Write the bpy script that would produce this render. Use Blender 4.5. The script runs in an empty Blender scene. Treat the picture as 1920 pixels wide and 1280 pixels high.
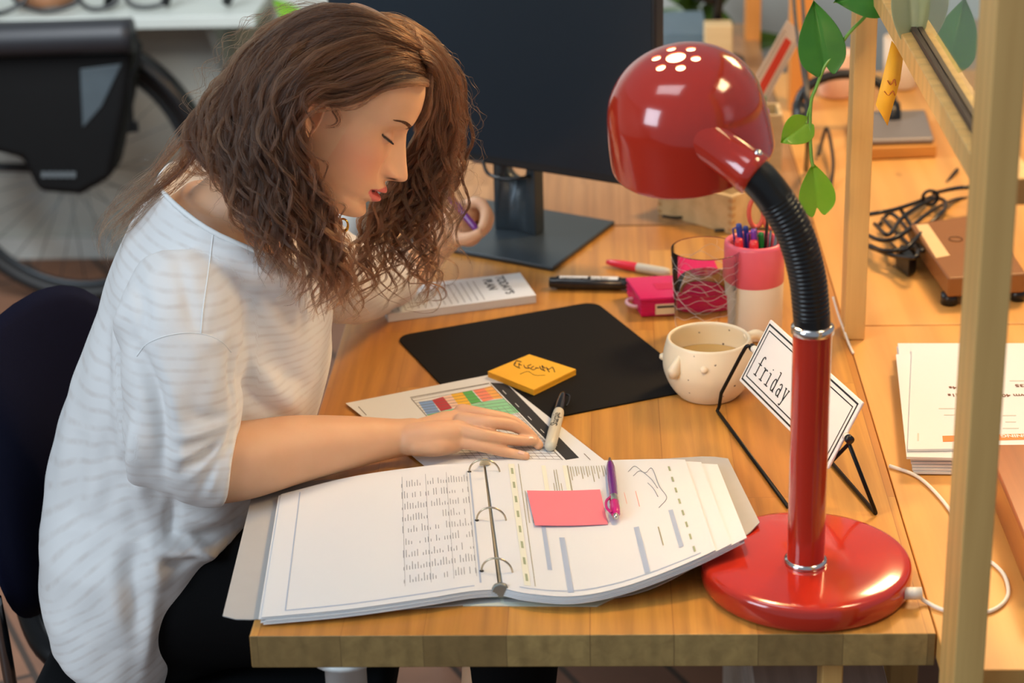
import bpy, bmesh, math, random
import numpy as np
from mathutils import Vector, Matrix, noise
random.seed(7); RNG=np.random.default_rng(7)
S=bpy.context.scene
COL=S.collection
PI=math.pi

# ------------------------------------------------------------ camera
CF,CP,CY,CR=3808.99,0.388784,-0.0506394,-0.0298701      # focal length in px, pitch, yaw, roll
CC=np.array([0.370743,-1.802832,1.063262])
Fv=np.array([math.sin(CY)*math.cos(CP),math.cos(CY)*math.cos(CP),-math.sin(CP)])
R0=np.array([math.cos(CY),-math.sin(CY),0.0]); U0=np.cross(R0,Fv)
Rv=R0*math.cos(CR)+U0*math.sin(CR); Uv=-R0*math.sin(CR)+U0*math.cos(CR)
cd=bpy.data.cameras.new('camera'); cam=bpy.data.objects.new('camera',cd); COL.objects.link(cam)
M=Matrix.Identity(4)
for i in range(3):
    M[i][0]=Rv[i]; M[i][1]=Uv[i]; M[i][2]=-Fv[i]; M[i][3]=CC[i]
cam.matrix_world=M
cd.sensor_width=36; cd.lens=CF/1920*36; cd.clip_start=.05; cd.clip_end=60
cd.dof.use_dof=True; cd.dof.focus_distance=2.36; cd.dof.aperture_fstop=4.5
S.camera=cam
S.view_settings.view_transform='Standard'; S.view_settings.look='None'
S.view_settings.exposure=0.0; S.view_settings.gamma=1.0

# ------------------------------------------------------------ light: daylight room, cool from the left windows, warm lamps
w=bpy.data.worlds.new('world'); S.world=w; w.use_nodes=True
bg=w.node_tree.nodes['Background']; bg.inputs[0].default_value=(.78,.86,.97,1); bg.inputs[1].default_value=.34
def area(name,loc,target,size,power,col,size_y=None,spread=180):
    l=bpy.data.lights.new(name,'AREA'); l.energy=power; l.color=col; l.size=size
    if size_y: l.shape='RECTANGLE'; l.size_y=size_y
    l.spread=math.radians(spread)
    o=bpy.data.objects.new(name,l); COL.objects.link(o); o.location=loc
    o.rotation_euler=(Vector(target)-Vector(loc)).to_track_quat('-Z','Y').to_euler(); return o
area('window_daylight',(-2.3,-1.7,1.5),(-.2,.4,.1),1.3,58,(.74,.87,1.0),1.5)
area('ceiling_daylight',(-.3,-.2,2.3),(.1,.6,0),1.0,9,(.9,.95,1.0),.6)
area('pendant_warm',(1.25,1.5,1.25),(.5,.45,0),.35,24,(1.0,.62,.28))
area('pendant_warm_near',(1.1,.1,1.35),(.42,.3,0),.30,8.5,(1.0,.70,.38))
area('back_wall_fill',(-.9,1.5,1.15),(-.9,3.2,-.35),1.0,50,(.9,.95,1.0))  # added fill without a real source, aimed low to brighten the back wall

# ------------------------------------------------------------ pixel-to-place helpers (calibrated photo frame, desk top at z=0)
def ray(x,y):
    d=Fv*CF+Rv*(x-960)-Uv*(y-640); return d/np.linalg.norm(d)
def G(x,y,z=0.0):
    d=ray(x,y); return CC+d*((z-CC[2])/d[2])
def AT(x,y,Y):
    d=ray(x,y); return CC+d*((Y-CC[1])/d[1])
def PL(x,y,P0,n):
    d=ray(x,y); P0=np.array(P0,float); n=np.array(n,float); return CC+d*(((P0-CC)@n)/(d@n))

# ------------------------------------------------------------ materials
def lin(c):
    return tuple((v/12.92 if v<=.04045 else ((v+.055)/1.055)**2.4) for v in c)
def hx(h): return lin(tuple(int(h[i:i+2],16)/255 for i in (0,2,4)))
MATS={}
def mat(name,col=(.8,.8,.8),rough=.5,metal=0.0,**k):
    if name in MATS: return MATS[name]
    m=bpy.data.materials.new(name); m.use_nodes=True; nt=m.node_tree; b=nt.nodes['Principled BSDF']
    if isinstance(col,str): col=hx(col)
    b.inputs['Base Color'].default_value=(*col,1); b.inputs['Roughness'].default_value=rough; b.inputs['Metallic'].default_value=metal
    mp={'coat':'Coat Weight','coatr':'Coat Roughness','trans':'Transmission Weight','ior':'IOR','sss':'Subsurface Weight','sheen':'Sheen Weight','alpha':'Alpha','spec':'Specular IOR Level','emis':'Emission Strength'}
    for kk,v in k.items():
        if kk in mp: b.inputs[mp[kk]].default_value=v
    if 'emc' in k: b.inputs['Emission Color'].default_value=(*k['emc'],1)
    if 'sssr' in k: b.inputs['Subsurface Radius'].default_value=k['sssr']
    if 'ssss' in k: b.inputs['Subsurface Scale'].default_value=k['ssss']
    var=k.get('var',0.04)
    if var:   # slight procedural mottling of colour and a fine bump
        tc=nt.nodes.new('ShaderNodeTexCoord'); n=nt.nodes.new('ShaderNodeTexNoise'); n.inputs['Scale'].default_value=k.get('vs',60.0); n.inputs['Detail'].default_value=3
        nt.links.new(tc.outputs['Object'],n.inputs['Vector'])
        mx=nt.nodes.new('ShaderNodeMix'); mx.data_type='RGBA'; mx.inputs[6].default_value=(*[max(0,c*(1-var)) for c in col],1); mx.inputs[7].default_value=(*[min(1,c*(1+var)) for c in col],1)
        nt.links.new(n.outputs['Fac'],mx.inputs[0]); nt.links.new(mx.outputs[2],b.inputs['Base Color'])
        if k.get('bump',0):
            bp=nt.nodes.new('ShaderNodeBump'); bp.inputs['Strength'].default_value=k['bump']; bp.inputs['Distance'].default_value=k.get('bd',.001)
            n2=nt.nodes.new('ShaderNodeTexNoise'); n2.inputs['Scale'].default_value=k.get('bs',400.0); nt.links.new(tc.outputs['Object'],n2.inputs['Vector'])
            nt.links.new(n2.outputs['Fac'],bp.inputs['Height']); nt.links.new(bp.outputs['Normal'],b.inputs['Normal'])
    MATS[name]=m; return m
class NT:
    def __init__(s,name):
        s.m=bpy.data.materials.new(name); s.m.use_nodes=True; s.t=s.m.node_tree; s.b=s.t.nodes['Principled BSDF']; MATS[name]=s.m
    def n(s,typ,**k):
        o=s.t.nodes.new('ShaderNode'+typ)
        for a,v in k.items():
            if a.startswith('i_'): o.inputs[a[2:].replace('_',' ')].default_value=v
            else: setattr(o,a,v)
        return o
    def l(s,a,b): s.t.links.new(a,b)
    def mix(s,f,a,b,bt='MIX'):
        o=s.t.nodes.new('ShaderNodeMix'); o.data_type='RGBA'; o.blend_type=bt
        for i,v in ((0,f),(6,a),(7,b)):
            if hasattr(v,'links') or hasattr(v,'is_linked'): s.l(v,o.inputs[i])
            elif i==0: o.inputs[0].default_value=v
            else: o.inputs[i].default_value=(*v,1)
        return o.outputs[2]
    def ramp(s,f,pts):
        o=s.t.nodes.new('ShaderNodeValToRGB'); e=o.color_ramp.elements
        while len(e)<len(pts): e.new(.5)
        for q,(p,c) in zip(e,pts): q.position=p; q.color=(*c,1)
        s.l(f,o.inputs[0]); return o.outputs[0]

def wood_mat(name,c1,c2,grain,stave=None,axis='y',rough=.38,gscale=1.0,coat=.0,knots=False):
    """staves run along `axis`; stave=(length,width) gives a glued board, None a plain plank"""
    t=NT(name); tc=t.n('TexCoord'); src=tc.outputs['Object']
    rot={'y':(0,0,PI/2),'x':(0,0,0),'z':(0,PI/2,0)}[axis]
    mp=t.n('Mapping'); mp.inputs['Rotation'].default_value=rot; t.l(src,mp.inputs['Vector'])
    base=mp.outputs[0]
    if stave:
        br=t.n('TexBrick'); br.offset=.37; br.offset_frequency=2; br.squash=1
        br.inputs['Scale'].default_value=1; br.inputs['Mortar Size'].default_value=.0006; br.inputs['Mortar Smooth'].default_value=.3
        br.inputs['Brick Width'].default_value=stave[0]; br.inputs['Row Height'].default_value=stave[1]; br.inputs['Bias'].default_value=-.1
        br.inputs['Color1'].default_value=(*c1,1); br.inputs['Color2'].default_value=(*c2,1); br.inputs['Mortar'].default_value=(*[v*.88 for v in c2],1)
        t.l(base,br.inputs['Vector']); colr=br.outputs['Color']
        shift=t.n('VectorMath',operation='SCALE'); t.l(br.outputs['Color'],shift.inputs[0]); shift.inputs['Scale'].default_value=7
        add=t.n('VectorMath',operation='ADD'); t.l(base,add.inputs[0]); t.l(shift.outputs[0],add.inputs[1]); vec=add.outputs[0]
    else:
        n0=t.n('TexNoise'); n0.inputs['Scale'].default_value=3; t.l(base,n0.inputs['Vector']); colr=t.mix(n0.outputs['Fac'],c1,c2); vec=base
    st=t.n('Mapping'); st.inputs['Scale'].default_value=(3*gscale,60*gscale,60*gscale); t.l(vec,st.inputs['Vector'])
    g=t.n('TexNoise'); g.inputs['Scale'].default_value=1; g.inputs['Detail'].default_value=6; g.inputs['Roughness'].default_value=.6; g.inputs['Distortion'].default_value=.6; t.l(st.outputs[0],g.inputs['Vector'])
    st2=t.n('Mapping'); st2.inputs['Scale'].default_value=(1.3*gscale,14*gscale,14*gscale); t.l(vec,st2.inputs['Vector'])
    wv=t.n('TexWave'); wv.bands_direction='Y'; wv.inputs['Scale'].default_value=.9; wv.inputs['Distortion'].default_value=5; wv.inputs['Detail'].default_value=2; t.l(st2.outputs[0],wv.inputs['Vector'])
    fac=t.ramp(g.outputs['Fac'],[(.35,(0,0,0)),(.75,(1,1,1))])
    c=t.mix(fac,colr,grain,'MIX'); 
    m1=t.n('Mix'); m1.data_type='RGBA'; m1.inputs[0].default_value=.55; t.l(colr,m1.inputs[6]); t.l(c,m1.inputs[7])
    w2=t.ramp(wv.outputs['Color'],[(.0,(.80,.80,.80)),(.6,(1,1,1))])
    c=t.mix(.6,m1.outputs[2],w2,'MULTIPLY')
    if knots:
        v=t.n('TexVoronoi'); v.inputs['Scale'].default_value=1; km=t.n('Mapping'); km.inputs['Scale'].default_value=(4.5,9,9); t.l(base,km.inputs['Vector']); t.l(km.outputs[0],v.inputs['Vector'])
        kf=t.ramp(v.outputs['Distance'],[(.0,(1,1,1)),(.09,(0,0,0))]); c=t.mix(kf,c,tuple(v*.25 for v in grain))
    t.l(c,t.b.inputs['Base Color']); t.b.inputs['Roughness'].default_value=rough; t.b.inputs['Coat Weight'].default_value=coat; t.b.inputs['Coat Roughness'].default_value=.25
    bp=t.n('Bump'); bp.inputs['Strength'].default_value=.12; bp.inputs['Distance'].default_value=.0006; t.l(g.outputs['Fac'],bp.inputs['Height']); t.l(bp.outputs[0],t.b.inputs['Normal'])
    return t.m

# ------------------------------------------------------------ object helpers
def obj(name,me,m=None,parent=None,smooth=True):
    o=bpy.data.objects.new(name,me); COL.objects.link(o)
    if m is not None:
        if isinstance(m,(list,tuple)):
            for q in m: me.materials.append(q)
        else: me.materials.append(m)
    if parent is not None: o.parent=parent
    return o
def empty(name,loc=(0,0,0),rz=0):
    o=bpy.data.objects.new(name,None); COL.objects.link(o); o.location=loc; o.rotation_euler=(0,0,rz); o.empty_display_size=.02; return o
def tag(o,label=None,cat=None,group=None,kind=None):
    if label: o['label']=label
    if cat: o['category']=cat
    if group: o['group']=group
    if kind: o['kind']=kind
    return o
def thing(name,label,cat,loc=(0,0,0),rz=0,group=None):
    o=empty(name,loc,rz); return tag(o,label,cat,group)

class MB:
    """collects shapes into one mesh; vertices are given in world coordinates, build() moves them to the parent's frame"""
    def __init__(s): s.v=[]; s.f=[]; s.mi=[]; s.cur=0; s.sm=[]
    def add(s,vs,fs,smooth=True):
        b=len(s.v); s.v+= [tuple(map(float,q)) for q in vs]; s.f+=[tuple(b+i for i in f) for f in fs]; s.mi+=[s.cur]*len(fs); s.sm+=[smooth]*len(fs); return s
    def box(s,lo,hi,M=None):
        (a,b,c),(d,e,f)=lo,hi
        vs=[(x,y,z) for z in(c,f) for y in(b,e) for x in(a,d)]
        if M is not None: vs=[tuple(M@Vector(q)) for q in vs]
        return s.add(vs,[(0,2,3,1),(4,5,7,6),(0,1,5,4),(2,6,7,3),(0,4,6,2),(1,3,7,5)],False)
    def quad(s,a,b,c,d): return s.add([a,b,c,d],[(0,1,2,3)],False)
    def prism(s,poly,z0,z1,smooth=False):
        n=len(poly); vs=[(x,y,z0) for x,y in poly]+[(x,y,z1) for x,y in poly]
        return s.add(vs,[tuple(range(n))[::-1],tuple(range(n,2*n))]+[(i,(i+1)%n,n+(i+1)%n,n+i) for i in range(n)],smooth)
    def extr(s,poly3,off):
        n=len(poly3); off=np.array(off,float); p=[np.array(q,float) for q in poly3]
        return s.add(p+[q+off for q in p],[tuple(range(n)),tuple(range(n,2*n))[::-1]]+[(i,n+i,n+(i+1)%n,(i+1)%n) for i in range(n)],False)
    def tube(s,pts,r,n=10,closed=False,caps=True,flat=1.0,up=None):
        pts=[np.array(q,float) for q in pts]; m=len(pts)
        rs=r if hasattr(r,'__len__') else [r]*m
        vs=[]; 
        T=[]
        for i in range(m):
            a=pts[(i-1)%m] if (closed or i>0) else pts[i]; b=pts[(i+1)%m] if (closed or i<m-1) else pts[i]
            t=b-a; T.append(t/(np.linalg.norm(t)+1e-12))
        u=np.array(up,float) if up is not None else (np.array([0,0,1.]) if abs(T[0][2])<.9 else np.array([1.,0,0]))
        N=u-T[0]*(u@T[0]); N/=np.linalg.norm(N)
        for i in range(m):
            N=N-T[i]*(N@T[i]); N/=np.linalg.norm(N)+1e-12; B=np.cross(T[i],N)
            for k in range(n):
                a=2*PI*k/n; vs.append(pts[i]+rs[i]*(flat*math.cos(a)*N+math.sin(a)*B))
        fs=[]
        mm=m if closed else m-1
        for i in range(mm):
            for k in range(n):
                j=(i+1)%m; fs.append((i*n+k,i*n+(k+1)%n,j*n+(k+1)%n,j*n+k))
        if caps and not closed: fs+=[tuple(range(n))[::-1],tuple(range((m-1)*n,m*n))]
        return s.add(vs,fs)
    def lathe(s,prof,c=(0,0,0),ax=(0,0,1),n=48,a0=0,a1=2*PI):
        """prof: (radius, height) pairs along axis ax from c"""
        ax=np.array(ax,float); ax/=np.linalg.norm(ax); u=np.cross(ax,[0,1,0] if abs(ax[1])<.9 else [1,0,0]); u/=np.linalg.norm(u); v=np.cross(ax,u); c=np.array(c,float)
        vs=[];fs=[];full=abs(a1-a0-2*PI)<1e-6; nn=n if full else n+1
        for r,h in prof:
            for k in range(nn):
                a=a0+(a1-a0)*k/n; vs.append(c+ax*h+r*(math.cos(a)*u+math.sin(a)*v))
        for i in range(len(prof)-1):
            for k in range(n):
                k2=(k+1)%nn; fs.append((i*nn+k,i*nn+k2,(i+1)*nn+k2,(i+1)*nn+k))
        if prof[0][0]>1e-5 and full and s_closed(prof): pass
        return s.add(vs,fs)
    def grid(s,P,closed_u=False):
        """P[i][j] array of points"""
        P=np.asarray(P,float); a,b=P.shape[:2]; vs=P.reshape(-1,3); fs=[]
        for i in range(a if closed_u else a-1):
            for j in range(b-1):
                i2=(i+1)%a; fs.append((i*b+j,i2*b+j,i2*b+j+1,i*b+j+1))
        return s.add(vs,fs)
    def build(s,name,m=None,parent=None,bevel=0,seg=2,weld=False,sub=0,solid=0,auto=None,fixn=True):
        me=bpy.data.meshes.new(name); vs=s.v
        if parent is not None:
            W=wm(parent).inverted(); vs=[tuple(W@Vector(q)) for q in vs]
        me.from_pydata(vs,[],s.f); me.validate()
        for i,pg in enumerate(me.polygons):
            if i<len(s.mi): pg.material_index=s.mi[i]; pg.use_smooth=s.sm[i] or bevel>0
        bm=bmesh.new(); bm.from_mesh(me)
        if weld: bmesh.ops.remove_doubles(bm,verts=bm.verts,dist=1e-5)
        if fixn: bmesh.ops.recalc_face_normals(bm,faces=bm.faces)
        bm.to_mesh(me); bm.free()
        o=obj(name,me,m,parent)
        if solid: q=o.modifiers.new('so','SOLIDIFY'); q.thickness=solid; q.offset=0
        if bevel: q=o.modifiers.new('b','BEVEL'); q.width=bevel; q.segments=seg; q.limit_method='ANGLE'; q.angle_limit=math.radians(35); o.modifiers.new('wn','WEIGHTED_NORMAL')
        if sub: q=o.modifiers.new('s','SUBSURF'); q.levels=sub; q.render_levels=sub
        return o
def s_closed(p): return False
def wm(o):
    m=Matrix.LocRotScale(o.location,o.rotation_euler,o.scale)
    return wm(o.parent)@m if o.parent else m
def smooth_curve(pts,n=8):
    """Catmull-Rom through pts (any dimension)"""
    P=[np.array(q,float) for q in pts]; P=[2*P[0]-P[1]]+P+[2*P[-1]-P[-2]]; out=[]
    for i in range(1,len(P)-2):
        a,b,c,d=P[i-1:i+3]
        for k in range(n):
            t=k/n; out.append(.5*((2*b)+(c-a)*t+(2*a-5*b+4*c-d)*t*t+(-a+3*b-3*c+d)*t**3))
    out.append(P[-2]); return out
def rrect(cx,cy,a,b,r,n=6):
    """rounded rectangle outline centred on cx,cy; a,b half sizes"""
    o=[]
    for sx,sy,st in((1,1,0),(-1,1,PI/2),(-1,-1,PI),(1,-1,1.5*PI)):
        for k in range(n+1):
            t=st+PI/2*k/n; o.append((cx+sx*(a-r)+r*math.cos(t),cy+sy*(b-r)+r*math.sin(t)))
    return o
def font(name,txt,size,m,Mx,parent=None,extrude=.0001,align='LEFT',bold=0.0):
    c=bpy.data.curves.new(name,'FONT'); c.body=txt; c.size=size; c.extrude=extrude; c.align_x=align; c.offset=bold
    o=bpy.data.objects.new(name,c); COL.objects.link(o); c.materials.append(m)
    dg=bpy.context.evaluated_depsgraph_get(); me=bpy.data.meshes.new_from_object(o.evaluated_get(dg)); bpy.data.objects.remove(o)
    me.transform((wm(parent).inverted()@Mx) if parent is not None else Mx)
    return obj(name,me,m if not me.materials else None,parent)
def frameM(o,x,y,z=None):
    """matrix with origin o, x axis, y axis"""
    x=Vector(x).normalized(); y=Vector(y); z=x.cross(y).normalized(); y=z.cross(x)
    m=Matrix.Identity(4)
    for i in range(3): m[i][0]=x[i]; m[i][1]=y[i]; m[i][2]=z[i]; m[i][3]=o[i]
    return m
# ============================================================ the room
FL=-.75
oak=wood_mat('oak_worktop',hx('D69C48'),hx('BE7E36'),hx('98602A'),stave=(.52,.0852),axis='y',rough=.36,coat=.12)
oak_end=wood_mat('oak_end_grain',hx('AC9058'),hx('866C40'),hx('6E5630'),stave=(5,.0855),axis='y',rough=.6)
pine=wood_mat('pine_board',hx('E9B468'),hx('DDA255'),hx('C98A3C'),stave=None,axis='y',rough=.45,gscale=.35,coat=.1,knots=True)
pine_post=wood_mat('pine_post',hx('E6BE78'),hx('D8AA62'),hx('BE8E4C'),stave=None,axis='z',rough=.55,gscale=.8,knots=True)
# floor: brown planks with dark joints
t=NT('floor_planks'); tc=t.n('TexCoord'); mp=t.n('Mapping'); mp.inputs['Rotation'].default_value=(0,0,math.radians(62)); t.l(tc.outputs['Object'],mp.inputs[0])
br=t.n('TexBrick'); br.inputs['Scale'].default_value=1; br.inputs['Brick Width'].default_value=1.3; br.inputs['Row Height'].default_value=.16; br.inputs['Mortar Size'].default_value=.006
br.inputs['Color1'].default_value=(*hx('8A6046'),1); br.inputs['Color2'].default_value=(*hx('6E4A38'),1); br.inputs['Mortar'].default_value=(*hx('3A2A20'),1); t.l(mp.outputs[0],br.inputs[0])
n=t.n('TexNoise'); n.inputs['Scale'].default_value=14; t.l(mp.outputs[0],n.inputs[0])
t.l(t.mix(.35,br.outputs[0],t.ramp(n.outputs['Fac'],[(.3,(.5,.5,.5)),(.7,(1,1,1))]),'MULTIPLY'),t.b.inputs['Base Color']); t.b.inputs['Roughness'].default_value=.55
def plane_obj(name,pts,m,solid=0):
    b=MB(); b.quad(*pts); o=b.build(name,m); o['kind']='structure'
    if solid: q=o.modifiers.new('so','SOLIDIFY'); q.thickness=solid
    return o
b=MB(); b.box((-3.4,-2.6,FL-.05),(3.6,3.3,FL)); o=b.build('floor',t.m); o['kind']='structure'
wallm=mat('wall_paint','B6B8B0',.8,var=.06,vs=3,bump=.15,bs=80)
wallw=mat('wall_paint_white','C2C5C0',.75,var=.05,vs=4,bump=.1,bs=80)
b=MB(); b.box((-3.4,3.25,FL),(3.6,3.35,2.2)); o=b.build('wall_back',wallm); o['kind']='structure'
b=MB(); b.box((-3.4,3.232,FL),(3.6,3.252,FL+.06)); o=b.build('baseboard_back',wallw); o['kind']='structure'
b=MB(); b.box((-3.5,-2.6,FL),(-3.4,3.35,2.2)); o=b.build('wall_left',wallw); o['kind']='structure'

# ============================================================ oak desk
W,LD,TH=.70,1.27,.038
t=thing('desk','oak butcher-block desk with white metal legs where the woman works','desk',(W/2,LD/2,FL))
b=MB(); b.box((0,0,-TH),(W,LD,0)); 
top=b.build('desktop',[oak,oak_end],t,bevel=.0015)
top.data.materials.clear(); top.data.materials.append(oak); top.data.materials.append(oak_end)
for pg in top.data.polygons:
    if abs(pg.normal.y)>.5: pg.material_index=1
white_metal=mat('white_metal','DDE3E2',.35,metal=.0,var=.02)
for x,y in((.092,.035),(.60,1.2),(.10,1.2)):
    if 1:
        b=MB(); b.lathe([(.0,FL),(.024,FL),(.024,FL+.01),(.022,FL+.02),(.022,-TH-.006),(.036,-TH-.006),(.036,-TH),(0,-TH)],(x,y,0),n=24); b.build('leg',white_metal,t)
b=MB(); b.box((.590,.03,FL),(.612,.075,-TH)); b.build('leg',pine_post,t,bevel=.002)
# second desk of the row behind
t=thing('desk','oak desk of the next workplace, end to end behind the monitor','desk',(W/2,1.95,FL))
oak2=wood_mat('oak_worktop_cool_lit',hx('B08558'),hx('A47848'),hx('8E6238'),stave=(.46,.043),axis='y',rough=.4)  # same oak as the front desk, cooler light put into its colour
b=MB(); b.box((0,LD+.006,-TH),(W,2.62,0)); b.build('desktop',oak2,t,bevel=.0015)
for x in(.08,.62):
    for y in(1.35,2.5):
        b=MB(); b.lathe([(.0,FL),(.024,FL),(.022,FL+.02),(.022,-TH),(0,-TH)],(x,y,0),n=20); b.build('leg',white_metal,t)
# pine tables on the other side of the partition
PX0,PX1=.758,1.50
def pine_table(y0,y1,label,x0=.7012,inner=None):
    t=thing('table',label,'table',((x0+PX1)/2,(y0+y1)/2,FL))
    b=MB(); b.box((x0,y0,-.030),(PX1,y1,-.001)); b.build('tabletop',pine,t,bevel=.0015)
    for x in(x0+.09,PX1-.06):
        for y in(y0+.08,y1-.08):
            b=MB(); b.box((x-.02,y-.02,FL),(x+.02,y+.02,-.030)); b.build('leg',pine_post,t,bevel=.002)
    b=MB(); b.box((x0+.09,y0+.07,-.10),(PX1-.06,y0+.09,-.030)); b.build('apron',pine_post,t,bevel=.001)
    return t
pine_table(-.068,.835,'pale pine table to the right of the oak desk, carrying the paper stack')
pine_table(.839,2.2,'pine table farther back behind the seam, carrying the router box and cables')

# ============================================================ partition frame with glass
t=thing('partition_frame','slender pine partition frame holding a glass pane between the two workplaces','partition',(.728,.4,FL))
def post(x0,x1,y0,y1,z1=.95,z0=FL):
    b=MB(); b.box((x0,y0,z0),(x1,y1,z1)); return b.build('post',pine_post,t,bevel=.0015)
post(.692,.720,-.145,-.070)
post(.694,.722,.782,.832,z0=0)
b=MB(); b.box((.706,-.07,.478),(.750,.782,.503)); b.build('bottom_rail',pine_post,t,bevel=.0015)
b=MB(); b.box((.700,-.145,.95),(.745,.832,.975)); b.build('top_rail',pine_post,t,bevel=.0015)
glass=mat('clear_glass','F4FFFB',.0,trans=1.0,ior=1.45,var=0)
b=MB(); b.box((.724,-.068,.503),(.728,.776,.95)); b.build('glass_pane',glass,t)
b=MB(); b.box((.718,-.068,.503),(.7235,.776,.509)); b.box((.7285,-.068,.503),(.734,.776,.509)); b.build('gasket',mat('dark_gasket','4A3A30',.6),t)
# ============================================================ red desk lamp
red=mat('red_enamel',hx('BE2C19'),.16,coat=.6,coatr=.06,var=.03,vs=5,spec=.6)
chrome=mat('chrome','D8D8D8',.15,metal=1,var=.02)
blackr=mat('black_rubber','101214',.32,var=.05,spec=.5)
whitein=mat('shade_inner_white','F2ECE0',.5,var=.02)
lamp=thing('desk_lamp','glossy red gooseneck desk lamp with domed shade and round base','lamp',(.5757,.0887+.02,0))
bc=(.5785,.1085)
b=MB(); b.lathe([(.0,.0012),(.1065,.0012),(.1095,.003),(.1108,.007),(.1112,.014),(.1106,.0235),(.1090,.0268),(.1060,.0288),(.1000,.0302),(.080,.0322),(.05,.0338),(.025,.0346),(0,.035)],(bc[0],bc[1],0),n=96); b.build('base',red,lamp,weld=True)
px_,py_=.5757,.0887
b=MB(); b.lathe([(.0195,.030),(.0195,.298)],(px_,py_,0),n=48); b.build('pole',red,lamp)
b=MB(); b.lathe([(.0195,.0335),(.0222,.0335),(.0222,.0385),(.0195,.0395)],(px_,py_,0),n=48); b.build('chrome_collar',chrome,lamp)
b=MB(); b.lathe([(.0195,.293),(.0215,.294),(.0215,.301),(.0185,.303),(.012,.303)],(px_,py_,0),n=48); b.build('chrome_collar',chrome,lamp)
# gooseneck: ribbed black tube
npts=[(px_,py_,.298),AT(1519,560,.089),AT(1514,520,.090),AT(1502,470,.091),AT(1484,423,.092),AT(1458,380,.094),AT(1432,345,.096),AT(1410,324,.098)]
cl=smooth_curve(npts,40); 
L=0; rs=[]; pts=[]
for i,q in enumerate(cl):
    if i: L+=np.linalg.norm(q-cl[i-1])
    rs.append(L)
tot=L; n_=520; P=[];Rr=[]
for i in range(n_):
    s=tot*i/(n_-1); k=min(max(int(np.searchsorted(rs,s)),1),len(cl)-1); f=(s-rs[k-1])/(rs[k]-rs[k-1]+1e-9); P.append(cl[k-1]*(1-f)+cl[k]*f)
    ph=(s/.0046)%1.0; rr=.0176+.0011*abs(math.sin(PI*ph))**.6
    if s<.014: rr=.0186
    if s>tot-.035: rr=.0184
    Rr.append(rr)
b=MB(); b.tube(P,Rr,n=40); b.build('gooseneck',blackr,lamp)
# shade
SC=AT(1288,226,.182)      # centre of the shade
SA=np.array([-.165,-.25,.955]); SA/=np.linalg.norm(SA)
prof_o=[(0,.074),(.012,.0735),(.024,.072),(.036,.069),(.047,.064),(.058,.056),(.067,.046),(.074,.034),(.0785,.020),(.081,.004),(.0828,-.012),(.0838,-.026),(.0842,-.036),(.0836,-.039)]
prof=[np.array(q) for q in prof_o]; pr=smooth_curve(prof,5)
outer=[(max(q[0],0),q[1]) for q in pr]
b=MB(); b.lathe(outer,SC,SA,n=96); sh=b.build('lamp_shade',[red,whitein],lamp,weld=True)
q=sh.modifiers.new('so','SOLIDIFY'); q.thickness=.0016; q.offset=-1; q.material_offset=1; q.material_offset_rim=0; q.use_even_offset=True
# vent holes cut through the crown
u=np.cross(SA,[0,1,0]); u/=np.linalg.norm(u); v=np.cross(SA,u)
cut=MB()
cut.lathe([(0,.05),(.0096,.05),(.0096,.1),(0,.1)],SC,SA,n=28)
for k in range(6):
    a=PI/6+PI*k/3+.15; c=SC+.0205*(math.cos(a)*u+math.sin(a)*v); cut.lathe([(0,.05),(.0046,.05),(.0046,.1),(0,.1)],c,SA,n=20)
def apply_mods(o):
    dg=bpy.context.evaluated_depsgraph_get(); dg.update(); me=bpy.data.meshes.new_from_object(o.evaluated_get(dg)); old=o.data; o.modifiers.clear(); o.data=me; return o
def boolean(o,cutter_mb,op='DIFFERENCE'):
    c=cutter_mb.build('cutter_tmp',None,None,weld=True); m=o.modifiers.new('bo','BOOLEAN'); m.object=c; m.operation=op; m.solver='EXACT'
    bpy.context.view_layer.update(); apply_mods(o); bpy.data.objects.remove(c)
boolean(sh,cut)
for pg in sh.data.polygons: pg.use_smooth=True
sh.data.set_sharp_from_angle(angle=math.radians(40))
b=MB(); b.lathe([(0.0,.030),(.012,.029),(.022,.022),(.027,.010),(.029,-.004),(.026,-.018),(.018,-.028),(.0,-.033)],SC+SA*.012,SA,n=40)
bulb=mat('bulb_glow','FFE9C0',.4,var=0,emis=22.0,emc=(1.0,.74,.40)); b.build('bulb',bulb,lamp,weld=True)
bl=bpy.data.lights.new('bulb_light','POINT'); bl.energy=2.2; bl.color=(1,.66,.34); bl.shadow_soft_size=.028
blo=bpy.data.objects.new('bulb_light',bl); COL.objects.link(blo); blo.location=SC-SA*.035
# socket arm: red tapered tube from the shade flank to the neck
s0=AT(1326,262,.120); s1=AT(1410,324,.098)
b=MB(); d=s1-s0; LL=np.linalg.norm(d); d/=LL
b.lathe([(.0235,-.030),(.0235,-.006),(.0225,.004),(.0212,.02),(.0212,LL-.008),(.0222,LL-.006),(.0222,LL+.004),(.0205,LL+.0055),(.017,LL+.0055)],s0,d,n=48); b.build('socket_arm',red,lamp)
b=MB(); 
c=s0+d*LL; up=np.array([.3,-.2,.9]); b.lathe([(0,.0),(.004,.0),(.004,.0235),(.003,.0245),(0,.0245)],c-d*.002,up/np.linalg.norm(up),n=14); b.build('screw',chrome,lamp)
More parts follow.
